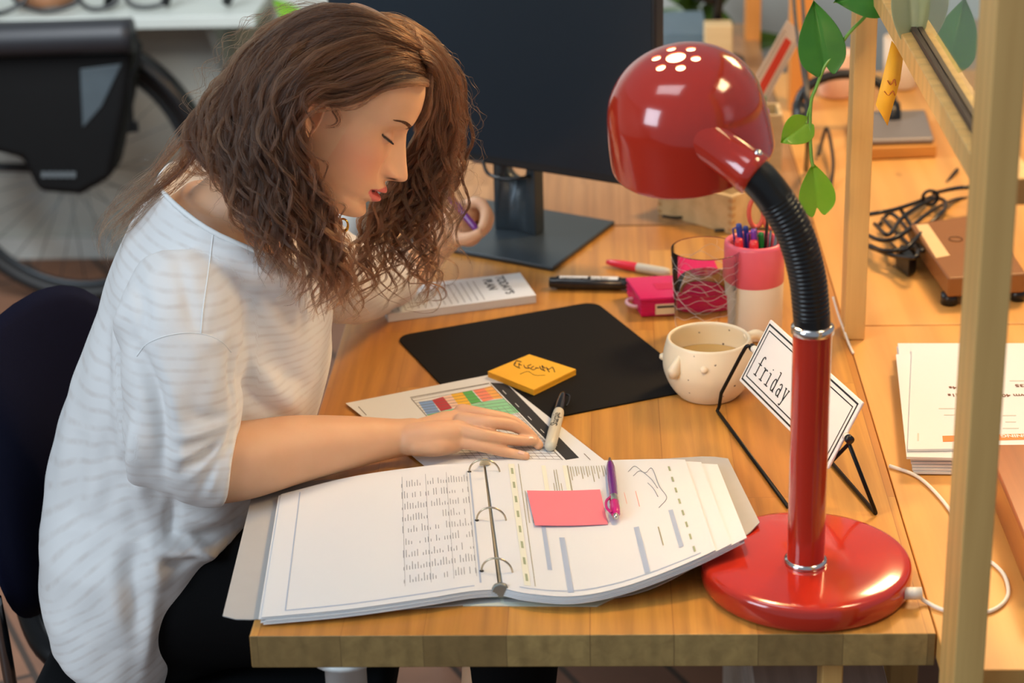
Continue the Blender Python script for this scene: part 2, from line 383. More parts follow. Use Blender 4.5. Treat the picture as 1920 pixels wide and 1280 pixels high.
# cable
white_pl=mat('white_plastic','E8E6DC',.4,var=.02)
pl0=G(1706,1112,.014)
b=MB(); b.tube([pl0-np.array([.006,0,0]),pl0+np.array([.012,.0,0])],.0065,n=14); b.build('cable_grommet',white_pl,lamp)
cpts=[pl0+np.array([.008,0,0]),G(1735,1127,.004),G(1775,1145,.002),G(1830,1150,.002),G(1868,1140,.002),G(1890,1115,.002),G(1884,1080,.002),G(1862,1056,.002),G(1835,1040,.002),G(1800,985,.002),G(1765,935,.002),G(1720,893,.002),G(1668,873,.002)]
b=MB(); b.tube(smooth_curve(cpts,8),.0022,n=8); b.build('power_cable',white_pl,lamp)
c2=[G(1562,556,.05),G(1572,590,.028),G(1583,620,.012),G(1592,645,.003),G(1600,662,.0025)]
b=MB(); b.tube(smooth_curve(c2,8),.0017,n=8); o=b.build('white_cord',white_pl); tag(o,'short white cord hanging over the desk edge beside the rear pine post','cord')

# ============================================================ monitor
scr=mat('monitor_screen','131F29',.32,var=.1,vs=3,spec=.5); bez=mat('monitor_plastic','15181B',.4,var=.05); stn=mat('monitor_stand_metal','3B444A',.35,metal=.4,var=.05)
mn=np.array([-.49,-.87,0]); mn/=np.linalg.norm(mn); mu=np.array([.87,-.49,0]); mu/=np.linalg.norm(mu); MP=np.array([.205,1.215,.12])
mon=thing('monitor','large black computer monitor on a square grey stand, switched off','monitor',(.24,1.25,0))
a=PL(612,0,MP,mn); bb=PL(1229,40,MP,mn); x0=(a-MP)@mu; x1=(bb-MP)@mu; zt=.12+.355
def mbox(b,xa,xb,z0,z1,d0,d1):
    vs=[MP*[1,1,0]+mu*x+mn*d+np.array([0,0,z]) for z in(z0,z1) for d in(d0,d1) for x in(xa,xb)]
    b.add(vs,[(0,2,3,1),(4,5,7,6),(0,1,5,4),(2,6,7,3),(0,4,6,2),(1,3,7,5)],False)
b=MB(); mbox(b,x0,x1,.12,zt,-.028,0); b.build('housing',bez,mon,bevel=.004)
b=MB(); mbox(b,x0+.007,x1-.007,.134,zt-.007,-.001,.0006); b.build('screen',scr,mon)
b=MB(); mbox(b,x0+.268,x0+.285,.1195,.1235,-.02,.002); b.build('power_button',chrome,mon)
# stand
cN=G(1036,502,.007); cR=G(1153,415,.007); e1=cR-cN; e2=-mu*.27; 
b=MB(); poly=[cN,cR,cR+e2,cN+e2]; b.extr([q*[1,1,0]+np.array([0,0,.001]) for q in poly],(0,0,.007)); b.build('base_plate',stn,mon,bevel=.002)
colc=(G(917,430,.008)+G(1022,437,.008))/2; 
colb=MB()
hw=.038; 
prof=[(-hw,-.0),(-hw,.006),(-hw*.4,.0),(0,-.002),(hw*.4,.0),(hw,.006),(hw,-.022),(-hw,-.022)]
pts=[colc+mu*x+mn*y for x,y in prof]; colb.extr(pts,(0,0,.26)); col=colb.build('column',stn,mon,bevel=.002)
hole=MB(); hc=colc+np.array([0,0,.105]); hole.lathe([(0,-.05),(.021,-.05),(.021,.05),(0,.05)],hc,mn,n=32); boolean(col,hole)
b=MB(); 
pk=[AT(905,300,1.23),AT(915,325,1.22),AT(945,335,1.20),AT(985,332,1.20),AT(992,325,1.25)]
b.tube(smooth_curve(pk,8),.0028,n=8); b.build('cable',blackr,mon)

# ============================================================ mouse mat, papers, notes
matm=mat('black_mat','0B0908',.75,var=.12,vs=25,bump=.2,bs=900,spec=.22)
L0=G(752,628);T0=G(1108,566); e=(T0-L0); n90=np.array([e[1],-e[0],0])/np.linalg.norm(e)
def oriented(o,ex,ey,w,h,r,n=6):
    ex=np.array(ex)/np.linalg.norm(ex); ey=np.array(ey)/np.linalg.norm(ey)
    return [o+ex*(x)+ey*(y) for x,y in rrect(w/2,h/2,w/2,h/2,r,n)]
b=MB(); mo=G(741,633); mo[2]=0
pl=oriented(mo,e,n90,.305,.345,.022); b.prism([(q[0],q[1]) for q in pl],.0003,.0028); o=b.build('desk_mat',matm,bevel=.0006,seg=1)
tag(o,'black desk mat with rounded corners lying under the yellow sticky pad','mat')
paper=mat('paper_white','DFE3E5',.7,var=.015,vs=8); ink=mat('ink_black','2A2A2C',.6,var=0)
def cpatch(b,pxs,z=.0018,th=.0002):
    P=[G(x,y,z) for x,y in pxs]; b.extr(P[::-1],(0,0,th)); 
sheet=MB(); cpatch(sheet,[(648,756),(926,701),(1137,866),(890,948)],.0030,.0003)
sh_=sheet.build('printed_sheet',paper); tag(sh_,'printed sheet with coloured table and black band under her right hand','paper')
cols={'blue':('7FA3D8',[(784.4,753.4),(809.7,749.7),(824.7,772.2),(800.3,776.9)]),'red':('B93A42',[(809.7,749.7),(830.6,743.4),(848,765),(827,771)]),
'rose':('EBC6B0',[(830.6,743.4),(845,740),(862,762),(848,765)]),'yellow':('F0BC38',[(845,739),(867,735),(884,759),(862,762)]),'green':('5CB35C',[(866,734.6),(884.7,732),(903,753),(884,758)]),
'salmon':('F08C6E',[(886,731),(907,727),(926,748),(906,753)]),'amber':('F2B05A',[(907,727),(922,723),(944,746),(926,748)]),
'mint':('8FD3A4',[(902,754),(944,747),(976,772),(925,784)]),'mintb':('8FD3A4',[(800.3,777),(884,758.5),(903,754),(925,784),(850,802),(820,798)])}
for k,(c,q) in cols.items():
    b=MB(); cpatch(b,q,.00335,.00005); b.build('printed_cell',mat('print_'+k,c,.65,var=.05,vs=300),sh_)
b=MB(); cpatch(b,[(919,717),(950,719),(1086,858),(1061,862)],.00335,.00005); b.build('printed_band',ink,sh_)
b=MB()
def line(b,p0,p1,w=1.0,z=.0034,th=.00004):
    a_=np.array(p0,float);c_=np.array(p1,float);d_=c_-a_; d_/=np.linalg.norm(d_); nn=np.array([-d_[1],d_[0]])*w/2
    cpatch(b,[tuple(a_-nn),tuple(c_-nn),tuple(c_+nn),tuple(a_+nn)],z,th)
line(b,(769,745),(917,718),1.2);line(b,(771,747),(800,780),1.2);line(b,(919,720),(1055,862),.9)
for k in range(26):   # ruled rows of the table, running along the sheet's short side
    f=k/25; a_=np.array((771,747))*(1-f)+np.array((868,858))*f; c_=np.array((918,719))*(1-f)+np.array((1056,861))*f
    line(b,a_,c_,.55)
for k in range(14):
    f=k/13; a_=np.array((784,745))*(1-f)+np.array((915,722))*f; c_=np.array((880,860))*(1-f)+np.array((1052,860))*f
    line(b,a_*.72+c_*.28,c_,.45)
line(b,(672,762),(687,778),1.3);line(b,(1095,850),(1107,862),1.3)
b.build('printed_rows',mat('ink_grey','6F6A66',.7,var=0),sh_)
b=MB()
for k in range(5): 
    f=.08+.17*k; a_=np.array((928,718.))*(1-f)+np.array((1068,861.))*f; line(b,a_+np.array([3,2]),a_+np.array([10,9.]),1.1,.00345)
b.build('printed_heading',paper,sh_)

yel=mat('sticky_yellow','F7B92F',.6,var=.03); pinkm=mat('sticky_pink','F5808C',.6,var=.02)
def pad(name,pxs,z0,th,m,layers,label,cat,z=None):
    zz=z0+th; P=[G(x,y,zz) for x,y in pxs]; b=MB()
    for k in range(layers):
        o=np.array([random.uniform(-1,1),random.uniform(-1,1),0])*.0002; zb=z0+th*k/layers; zt=z0+th*(k+1)/layers-.00005*(layers>1)
        b.extr([np.array([q[0],q[1],zt])+o for q in P][::-1],(0,0,zb-zt))
    ob=b.build(name,m); tag(ob,label,cat); return ob
pd=pad('sticky_note_pad',[(914.7,696),(992.5,664),(1080,692),(1001,730.5)],.0034,.008,yel,14,'yellow-orange pad of square sticky notes with handwriting on the black mat','note pad')
def scribble(parent,strokes,z,r=.00045,m=None,name='handwriting'):
    b=MB()
    for s in strokes: b.tube([G(x,y,z) for x,y in s],r,n=5)
    return b.build(name,m or ink,parent)
zz=.0118
st=[[(1030,697),(1024,688),(1029,692),(1036,688),(1040,697)],[(1020,694),(1016,685),(1022,690)],[(1022,695),(1014,691),(1012,686)],[(1010,690),(1004,689)],[(1001,686),(995,690),(1000,693),(1006,690)],[(996,683),(989,686),(993,690),(985,689),(982,684)],[(978,684),(972,682)],[(974,680),(973,687)],[(966,682),(968,676),(978,678)],[(968,676),(964,684),(975,690)]]
scribble(pd,[smooth_curve(s,4) for s in st],zz,.0005)
scribble(pd,[smooth_curve([(975,701),(990,696),(1003,703),(1022,703)],5)],zz,.00022)

# daily pad
pp=pad('notepad',[(706,541),(975,511),(1005,553),(727,589)],.0003,.012,paper,12,"white list pad headed TODAY'S PLAN lying beyond the black mat",'notepad')
PZ=.0124
pad_o=G(1005,553,PZ); pad_x=G(975,511,PZ)-pad_o; pad_y=G(727,589,PZ)-pad_o      # text reads along x (far), lines stack toward the person
pl_,pw=np.linalg.norm(pad_x),np.linalg.norm(pad_y); ux,uy=pad_x/pl_,pad_y/pw
Mx=frameM(pad_o+ux*.014-(-uy)*.0,ux,-uy)
lim=mat('ink_dark','35353A',.6,var=0)
font('printed_title',"TODAY'S",.0185,lim,frameM(pad_o+ux*pl_*.97+uy*.040,-ux,-uy),pp,.00005,bold=.0005)
font('printed_title',"PLAN",.0185,lim,frameM(pad_o+ux*pl_*.90+uy*.060,-ux,-uy),pp,.00005,bold=.0005)
b=MB()
for k in range(19):
    o_=pad_o+uy*(.075+k*.0097); p0=o_+ux*.008; p1=o_+ux*(pl_-.010); hw_=uy*.0004
    b.extr([p0-hw_,p1-hw_,p1+hw_,p0+hw_],(0,0,.00006))
b.build('ruled_lines',lim,pp)

# ============================================================ ring binder
binder=thing('ring_binder','open ring binder of white printed pages at the front of the desk','binder',(.25,.22,0))
cov=mat('binder_cover_grey','B9B9B6',.45,var=.03)
covg=mat('binder_spine_pale','CFD6C8',.5,var=.03)
def strip(bot,topp,n=16,m=10):
    """ruled surface between two 3D polylines"""
    A=smooth_curve(bot,6);B=smooth_curve(topp,6)
    def res(P,k):
        P=np.array(P); d=np.r_[0,np.cumsum(np.linalg.norm(np.diff(P,axis=0),axis=1))]; s=np.linspace(0,d[-1],k)
        return np.stack([np.interp(s,d,P[:,i]) for i in range(3)],1)
    A=res(A,n+1);B=res(B,n+1)
    return np.array([[A[i]*(1-j/m)+B[i]*(j/m) for j in range(m+1)] for i in range(n+1)])
def sheet3(name,Gd,m,parent,th=.0006,dz=0):
    b=MB(); Q=Gd.copy(); Q[...,2]+=dz; n_,m_=Q.shape[:2]
    b.grid(Q); lo=Q.copy(); lo[...,2]-=th; b.grid(lo[::-1])
    for seq in ([(i,0) for i in range(n_)],[(i,m_-1) for i in range(n_)][::-1],[(0,j) for j in range(m_)][::-1],[(n_-1,j) for j in range(m_)]):
        b.grid(np.array([[Q[i,j] for i,j in seq],[lo[i,j] for i,j in seq]]))
    return b.build(name,m,parent)
g=lambda x,y,z:G(x,y,z)
# covers
Lc=strip([g(938,1128,.0012),g(800,1138,.0012),g(600,1152,.0012),g(415,1164,.0020)],[g(905,880,.0012),g(800,886,.0012),g(650,897,.0012),g(478,905,.002)],20,8)
# rounded outer corners are trimmed by narrowing the last columns
for i,f in((20,.035),(19,.008)):
    a_,b_=Lc[i,0].copy(),Lc[i,-1].copy(); Lc[i]=np.array([a_*(1-(f+(1-2*f)*j/8))+b_*(f+(1-2*f)*j/8) for j in range(9)])
sheet3('cover',Lc,cov,binder,.0010)
Rc=strip([g(945,1128,.0012),g(1060,1128,.0012),g(1200,1110,.004),g(1320,1052,.022),g(1428,986,.0385)],[g(905,880,.0012),g(1000,872,.0012),g(1150,866,.003),g(1270,858,.012),g(1362,853,.018)],20,8)
for i,f in((20,.05),(19,.012)):
    a_,b_=Rc[i,0].copy(),Rc[i,-1].copy(); Rc[i]=np.array([a_*(1-(f+(1-2*f)*j/8))+b_*(f+(1-2*f)*j/8) for j in range(9)])
sheet3('cover',Rc,cov,binder,.0010)
b=MB(); b.extr([g(868,1136,.0003),g(1120,1137,.0003),g(1138,1128,.0003),g(1172,1112,.0003),g(1100,860,.0003),g(850,872,.0003)],(0,0,.0006)); b.build('spine_board',covg,binder)
# page blocks (several staggered sheets each side)
Lb=[g(934,1104,.014),g(880,1108,.016),g(800,1121,.016),g(650,1142,.013),g(490,1157,.010)]; Lt=[g(906,866,.014),g(860,869,.016),g(800,873,.016),g(660,893,.013),g(527,926,.010)]
Lg=strip(Lb,Lt,24,12)
for k,(dx,dz) in enumerate(((0,0),(-.003,-.0016),(.004,-.0032),(-.001,-.0048),(.002,-.0064))):
    Q=Lg.copy(); Q[...,0]+=dx*np.linspace(0,1,25)[:,None]; Q[...,1]-=.0007*k; sheet3('page',Q,paper,binder,.0009 if k else .0006,dz)
Rb=[g(944,1104,.014),g(990,1114,.016),g(1080,1119,.017),g(1180,1098,.024),g(1300,1052,.040),g(1400,1003,.055)]; Rt=[g(910,866,.014),g(960,865,.017),g(1060,866,.018),g(1180,863,.022),g(1250,862,.025),g(1345,866,.030)]
Rg=strip(Rb,Rt,28,12)
for k,(f,dz) in enumerate(((.86,0.0012),(.93,-.0006),(1.0,-.0022),(.97,-.0040),(.99,-.0058))):
    Q=Rg.copy(); n_=Q.shape[0]
    idx=np.linspace(0,(n_-1)*f,n_); Q=np.stack([[ [np.interp(i,np.arange(n_),Rg[:,j,c]) for c in range(3)] for j in range(13)] for i in idx]); Q[...,1]-=.0006*k
    sheet3('page',Q,paper,binder,.0009 if k else .0006,dz)
# prints following the page surface
def onpage(Gd,u,v,dz):
    n_,m_=Gd.shape[0]-1,Gd.shape[1]-1; x=min(max(u,0),1)*n_; y=min(max(v,0),1)*m_; i=min(int(x),n_-1); j=min(int(y),m_-1); fx,fy=x-i,y-j
    q=(Gd[i,j]*(1-fx)+Gd[i+1,j]*fx)*(1-fy)+(Gd[i,j+1]*(1-fx)+Gd[i+1,j+1]*fx)*fy; return q+np.array([0,0,dz])
def ptch(b,Gd,u0,u1,v0,v1,dz=.0003):
    n=max(1,int(abs(u1-u0)*24)); k=max(1,int(abs(v1-v0)*12))
    b.grid(np.array([[onpage(Gd,u0+(u1-u0)*i/n,v0+(v1-v0)*j/k,dz) for j in range(k+1)] for i in range(n+1)]))
inkl=mat('ink_light','9AA0A6',.7,var=0); inkb=mat('ink_blue_grey','A9B9CF',.7,var=0); inkg=mat('ink_green_grey','9FA987',.7,var=0); inkp=mat('ink_pale','C9C6BE',.7,var=0)
rn=random.Random(3)
b=MB()
for r in range(26):
    u=.085+.0125*r
    if r in(0,8,16,25): ptch(b,Lg,u,u+.0016,.10,.93)
    for c in range(9):
        if rn.random()<.8: v0=.12+c*.09; ptch(b,Lg,u+.002,u+.0052,v0,v0+rn.uniform(.015,.06))
b.build('printed_table',inkl,binder)
b=MB(); ptch(b,Lg,.068,.076,.05,.95); ptch(b,Lg,.90,.905,.03,.97); ptch(b,Lg,.10,.90,.03,.036); b.build('printed_border',inkb,binder)
R2=np.stack([[ [np.interp(i,np.arange(29),Rg[:,j,c]) for c in range(3)] for j in range(13)] for i in np.linspace(0,28*.86,29)]); 
def rp(b,*a): ptch(b,R2,*a,dz=.0017)
b=MB()
for k in range(8): v=.08+k*.115; rp(b,.125,.137,v,v+.05)
for k in range(8): v=.06+k*.115; rp(b,.90,.91,v,v+.05)
b.build('printed_marks',inkg,binder)
b=MB(); rp(b,.115,.145,.05,.97); rp(b,.28,.30,.72,.96); rp(b,.385,.405,.72,.96); b.build('printed_marks',mat('ink_pale_green','E3E5D3',.7,var=0),binder)
b=MB(); rp(b,.235,.255,.17,.48); rp(b,.31,.335,.02,.40); rp(b,.66,.685,.04,.40); rp(b,.84,.862,.14,.48); rp(b,.09,.93,.03,.035); b.build('printed_marks',inkb,binder)
b=MB()
for r in range(7): 
    u=.42+r*.026; rp(b,u,u+.0035,.95-rn.uniform(.08,.14),.95)
    rp(b,u+.012,u+.0145,.95-rn.uniform(.05,.1),.95)
rp(b,.408,.412,.55,.96);rp(b,.165,.168,.05,.97); rp(b,.18,.183,.5,.75);rp(b,.20,.203,.5,.75); rp(b,.77,.775,.2,.36)
for r in range(4): rp(b,.325+.012*r,.328+.012*r,.70,.70+rn.uniform(.1,.24))
b.build('printed_text',mat('ink_olive','9A9470',.7,var=0),binder)
b=MB(); 
for s in ([(.70,.88),(.74,.93),(.78,.86),(.82,.90),(.83,.72),(.85,.60),(.80,.52)],[(.72,.84),(.76,.88),(.80,.80),(.82,.70)],[(.78,.76),(.80,.70),(.81,.62)]):
    P=[onpage(R2,u,v,.0018) for u,v in smooth_curve(s,5)]; b.tube(P,.0004,n=4)
b.build('handwriting',inkl,binder)
b=MB(); rp(b,.71,.713,.56,.70);rp(b,.655,.657,.6,.7);b.build('printed_text',mat('ink_salmon','F0A090',.7,var=0),binder)
# ring mechanism
steel=mat('ring_steel','B9AE98',.25,metal=1,var=.03); brass=mat('mech_beige','CDBB98',.45,metal=.1,var=.05)
sN=g(941,1112,.010); sF=g(906,866,.010)
b=MB(); b.tube([sN,sF],.0018,n=8,flat=.6); b.build('ring_plate',brass,binder)
b=MB(); b.extr([g(912,1122,.004),g(962,1122,.004),g(950,1098,.019),g(938,1094,.021),g(926,1098,.019)],(0,.006,0)); b.build('lever',mat('mech_grey','8B8F88',.4,metal=.6),binder,bevel=.002)
b=MB(); b.extr([g(898,873,.016),g(920,872,.016),g(914,862,.026),g(903,862,.026)],(0,.005,0)); b.build('lever',brass,binder,bevel=.001)
for f in((880,884,937,886),(894,975,949,977),(903,1070,961,1074)):
    a_=g(f[0],f[1],.0155); c_=g(f[2],f[3],.0155); mid=(a_+c_)/2; h=(c_-a_)/2
    P=[mid+h*math.cos(t_)+np.array([0,0,.0165*math.sin(t_)]) for t_ in np.linspace(PI,0,24)]
    P=[P[0]-np.array([0,0,.004])]+P+[P[-1]-np.array([0,0,.004])]
    b=MB(); b.tube(P,.0011,n=8); rg_=b.build('ring',steel,binder)
    for q in(a_,c_): b=MB(); b.lathe([(0,0),(.0024,0),(.0024,.0008),(0,.0008)],q-np.array([0,0,.0005]),n=12); b.build('punch_hole',mat('hole_dark','3A332C',.8,var=0),rg_)
# pink sticky note (slightly curled)
P4=[g(1003,985,.0205),g(1140,983,.0235),g(1125,918,.0245),g(988,920,.0205)]
Q=strip([P4[0],(P4[0]+P4[1])/2+np.array([0,0,-.001]),P4[1]],[P4[3],(P4[3]+P4[2])/2+np.array([0,0,-.001]),P4[2]],12,8)
for i in range(13):
    for j in range(9):
        base=None
o=sheet3('sticky_note',Q,pinkm,None,.0004,.0006); tag(o,'pink square sticky note stuck on the right-hand binder page','note')

# ============================================================ pens and markers
def pen(name,a_,c_,prof,mats_,label,cat,extra=None):
    """prof: list of (name, material, [(r,frac)...]) along a->c"""
    a_=np.array(a_);c_=np.array(c_); d=c_-a_; L_=np.linalg.norm(d)
    root=thing(name,label,cat,tuple((a_+c_)/2))
    for nm,mm,pf in prof:
        b=MB(); b.lathe([(r,h*L_) for r,h in pf],a_,d/L_,n=24); b.build(nm,mm,root,weld=True)
    if extra: extra(root,a_,d/L_,L_)
    return root
purple=mat('pen_purple','6B1E7E',.22,coat=.4,var=.03); magenta=mat('pen_magenta','C0187A',.25,coat=.3,var=.03); silver=mat('pen_silver','C8C4BC',.25,metal=.9)
def clip(root,a_,d,L_):
    side=np.cross(d,[0,0,1]); side/=np.linalg.norm(side)
    P=[a_+d*L_*f+side*s+np.array([0,0,h]) for f,s,h in((.70,.004,.003),(.78,.009,.004),(.88,.0095,.004),(.95,.005,.003))]
    b=MB(); b.tube(smooth_curve(P,6),.0016,n=8); b.build('clip',magenta,root)
pen('ballpoint_pen',g(1143,858,.028),g(1155,971,.0325),[
 ('tip',silver,[(0,0),(.0015,.01),(.0035,.10),(.0038,.11)]),('barrel',purple,[(.0038,.10),(.0052,.18),(.0056,.45),(.0050,.68)]),
 ('band',silver,[(.0054,.67),(.0056,.69),(.0056,.75),(.0054,.76)]),('cap',magenta,[(.0052,.76),(.0058,.85),(.0052,.93),(.003,.96)]),('push_button',silver,[(.0032,.93),(.0032,.985),(0,1.0)])],None,
 'purple and magenta ballpoint pen lying beside the pink note on the binder','pen',clip)
greyb=mat('marker_grey','C9C6B4',.45,var=.03); blackpl=mat('black_plastic','17181A',.25,coat=.3,var=.03)
# grey marker resting on the printed sheet
mA=g(1031,839,.0105); mB=g(1056,738,.0105)
def mk(root,a_,d,L_):
    side=np.cross(d,[0,0,1]); side/=np.linalg.norm(side)
    P=[a_+d*L_*f+side*s+np.array([0,0,.002]) for f,s in((.97,.004),(.93,.0095),(.80,.0098),(.74,.0085))]
    b=MB(); b.tube(smooth_curve(P,6),.0013,n=8); b.build('clip',blackpl,root)
    up=np.array([0,0,1.0]); xx=d; yy=np.cross(up,xx)
    font('printed_word','Sharpie',.013,ink,frameM(a_+d*L_*.30+up*.0074+yy*.003*0-yy*.004,xx,yy),root,.00008)
mk_=pen('marker_pen',mA,mB,[('barrel',greyb,[(0,0),(.005,.005),(.0070,.03),(.0074,.10),(.0074,.58),(.0066,.66)]),('cap',blackpl,[(.0066,.64),(.0068,.66),(.0064,.82),(.0048,.96),(.0035,1.0),(0,1.0)])],None,
 'grey-bodied marker with black cap lying by her fingertips','marker',mk)
redp=mat('marker_red','E2213A',.3,coat=.3,var=.03)
pen('marker_pen',g(1138,491,.007),g(1258,512,.008),[('cap',redp,[(0,0),(.0035,.0),(.0050,.08),(.0068,.28),(.0070,.48)]),('barrel',greyb,[(.0066,.47),(.0070,.50),(.0072,.9),(.006,.97),(0,1)])],None,
 'red-capped marker with grey body lying behind the black marker','marker')
def lab(root,a_,d,L_):
    up=np.array([0,0,1.0]); yy=np.cross(up,d)
    b=MB()
    rr=.0100
    def band(f0,f1,t0,t1):
        b.grid(np.array([[a_+d*L_*f+rr*(math.cos(t_)*yy+math.sin(t_)*up) for t_ in np.linspace(t0,t1,8)] for f in np.linspace(f0,f1,4)]))
    band(.12,.44,-1.9+PI,-1.15+PI+.1); band(.47,.78,2.0-.9+.2,1.9+.35)
    o_=b.build('label',paper,root)
    font('printed_word','permanent marker',.0092,ink,frameM(a_+d*L_*.14+up*.0078-yy*.0078,d,(yy+up)*.7),root,.0001)
pen('marker_pen',g(1030,529,.010),g(1196,532,.010),[('cap',blackpl,[(0,0),(.0075,0),(.0080,.02),(.0082,.08)]),('barrel',blackpl,[(.0094,.08),(.0098,.10),(.0098,.80),(.0090,.82)]),('end_plug',blackpl,[(.0088,.82),(.0088,.98),(.0080,1.0),(0,1.0)])],None,
 'thick black permanent marker with white lettering lying beside the pink box','marker',lab)

# pink plastic box with ring
pkp=mat('pink_plastic',hx('F0186E'),.25,trans=.25,ior=1.4,var=.03)
bx=thing('card_box','translucent hot-pink plastic box with a small ring handle','box',tuple(g(1235,570,0)))
bo=g(1202,596,0); bd=g(1276,592,0)-bo; bd/=np.linalg.norm(bd); be=g(1182,528,.025)-g(1207,565,.025); be/=np.linalg.norm(be)
def bxb(b,x0,x1,y0,y1,z0,z1): 
    P=[bo+bd*x+be*y for x,y in((x0,y0),(x1,y0),(x1,y1),(x0,y1))]; b.extr([np.array([q[0],q[1],z1]) for q in P],(0,0,z0-z1))
b=MB(); bxb(b,0,.120,0,.085,.001,.024); b.build('tray',pkp,bx,bevel=.002)
b=MB(); bxb(b,-.002,.122,-.002,.087,.024,.030); b.build('lid',pkp,bx,bevel=.002)
b=MB()
for z in(.006,.012,.018): bxb(b,-.001,.121,-.001,.086,z,z+.0015)
b.build('rib',pkp,bx)
b=MB(); P=[bo+bd*(-.012*math.sin(t_)-.001)+be*(.030-.016*math.cos(t_))+np.array([0,0,.012]) for t_ in np.linspace(0,PI,16)]; b.tube(P,.0028,n=8); b.build('handle',mat('pale_pink','F7C6CF',.35,trans=.2),bx)
b=MB(); bxb(b,.020,.05,-.0035,-.001,.005,.020); lb_=b.build('label',mat('label_cream','EBD9B5',.6),bx)
b=MB(); bxb(b,.022,.048,-.0040,-.0036,.015,.018); b.build('printed_line',ink,lb_)
b=MB(); bxb(b,.030,.058,.030,.055,.0301,.0304); b.build('sticker',mat('sticker_pink','C81050',.5),bx)

# ============================================================ glass of water
gc=np.array([.5055,.795,0])
clear=mat('tumbler_glass','FFFFFF',.0,trans=1,ior=1.18,var=0)
tumb=thing('water_glass','clear drinking glass with engraved waves, half full of water','glass',tuple(gc))
b=MB(); b.lathe([(0,.0004),(.036,.0004),(.039,.003),(.0405,.010),(.0475,.130),(.0472,.1315),(.0462,.130),(.0392,.014),(.037,.008),(0,.008)],gc,n=64); b.build('tumbler',clear,tumb,weld=True)
water=mat('water','FFFFFF',.0,trans=1,ior=1.12,var=0)
b=MB(); b.lathe([(0,.0076),(.0374,.0076),(.0398,.014),(.0436,.076),(.0434,.0775),(0,.0768)],gc,n=64); b.build('water',water,tumb,weld=True)
b=MB()
for k in range(9):
    h0=.028+.0105*k; P=[]
    for t_ in np.linspace(0,2*PI,90,endpoint=False):
        h=h0+.006*math.sin(3*t_+k*1.3)+.003*math.sin(7*t_+k*2.1); r=.0405+(.0475-.0405)*(h-.01)/.12+.0002
        P.append(gc+np.array([r*math.cos(t_),r*math.sin(t_),h]))
    b.tube(P,.00022,n=5,closed=True)
b.build('engraving',mat('frosted_line','FFFFFF',.35,trans=.5,ior=1.3,var=0),tumb)

# ============================================================ pen cup
cc=np.array([.572,.812,0])
cup=thing('pen_cup','pink-topped white pen cup holding pens and scissors behind the glass','pen cup',tuple(cc))
pk=mat('cup_pink','F0687C',.4,coat=.2,var=.02); cw=mat('cup_white','EFE6D2',.45,coat=.15,var=.02)
b=MB(); b.lathe([(0,.001),(.037,.001),(.040,.004),(.0405,.078)],cc,n=56); b.build('lower_body',cw,cup,weld=True)
b=MB(); b.lathe([(.0405,.078),(.0410,.0785),(.0412,.130),(.0405,.1345),(.037,.1365),(.0335,.1345),(.033,.128),(.033,.012),(0,.012)],cc,n=56); b.build('upper_body',pk,cup,weld=True)
def stick(name,top,zb,r,m,label,cat,foot=(0,0),group=None,capm=None):
    top=np.array(top); bt=cc+np.array([foot[0],foot[1],.0145]); d=top-bt; L_=np.linalg.norm(d); d/=L_
    b=MB(); b.lathe([(0,0),(r*.5,.004),(r,.02),(r,L_-.004),(r*.85,L_),(0,L_)],bt,d,n=14); 
    if capm: root=thing(name,label,cat,tuple(bt)); b.build('barrel',m,root,weld=True); capm(root,bt,d,L_,r); return root
    o=b.build(name,m,weld=True); tag(o,label,cat,group); return o
blue=mat('pen_blue','1E3FA0',.3,coat=.3); vio=mat('pen_violet','7A3FB0',.3,coat=.3); grn=mat('pen_green','0E8A3A',.3,coat=.3); reds=mat('pen_red','E8303A',.3,coat=.3)
def pc(m): 
    def f(root,a_,d,L_,r):
        side=np.cross(d,[0,1,.2]); side/=np.linalg.norm(side); b=MB(); b.tube([a_+d*L_*.97+side*r*.8,a_+d*L_*.96+side*r*2,a_+d*L_*.72+side*r*1.9],.0012,n=6); b.build('clip',m,root)
    return f
stick('ballpoint_pen',AT(1385,420,.815),0,.0042,blue,'blue pen, leftmost of the pens in the pink cup','pen',(-.004,.012),capm=pc(blue))
stick('ballpoint_pen',AT(1398,424,.83),0,.0038,blue,'second blue pen standing right behind the blue pen in the pink cup','pen',(.004,.018),capm=pc(blue))
stick('ballpoint_pen',AT(1413,430,.81),0,.0042,vio,'violet pen standing in the pink cup','pen',(.008,.004),capm=pc(vio))
stick('ballpoint_pen',AT(1427,436,.82),0,.0040,grn,'green pen standing in the pink cup','pen',(.016,.010),capm=pc(grn))
stick('marker_pen',AT(1385,448,.79),0,.0058,reds,'red-tipped marker at the left inside the pink cup','marker',(-.016,-.010))
stick('marker_pen',AT(1413,452,.785),0,.0062,reds,'red-tipped marker at the front inside the pink cup','marker',(.004,-.016))
sc=thing('scissors','scissors with salmon handle loops standing in the pink cup','scissors',tuple(cc+np.array([.012,.014,.014])))
sal=mat('salmon_plastic','EE6A55',.4,var=.03)
sa=AT(1418,398,.835); sb=cc+np.array([.010,.012,.0145])
b=MB(); P=[sa+np.array([.010*math.cos(t_),0,.021*math.sin(t_)]) for t_ in np.linspace(0,2*PI,24,endpoint=False)]; b.tube(P,.0032,n=8,closed=True); b.build('handle',sal,sc)
sa2=AT(1446,404,.835); b=MB(); P=[sa2+np.array([.010*math.cos(t_),0,.019*math.sin(t_)]) for t_ in np.linspace(0,2*PI,24,endpoint=False)]; b.tube(P,.0032,n=8,closed=True); b.build('handle',sal,sc)
b=MB(); b.tube([sa-np.array([0,0,.021]),sb],[.0045,.0015],n=8,flat=.4); b.tube([sa2-np.array([0,0,.02]),sb+np.array([.004,0,.001])],[.0045,.0015],n=8,flat=.4); b.build('blade',mat('blade_grey','6E747A',.3,metal=.8),sc)
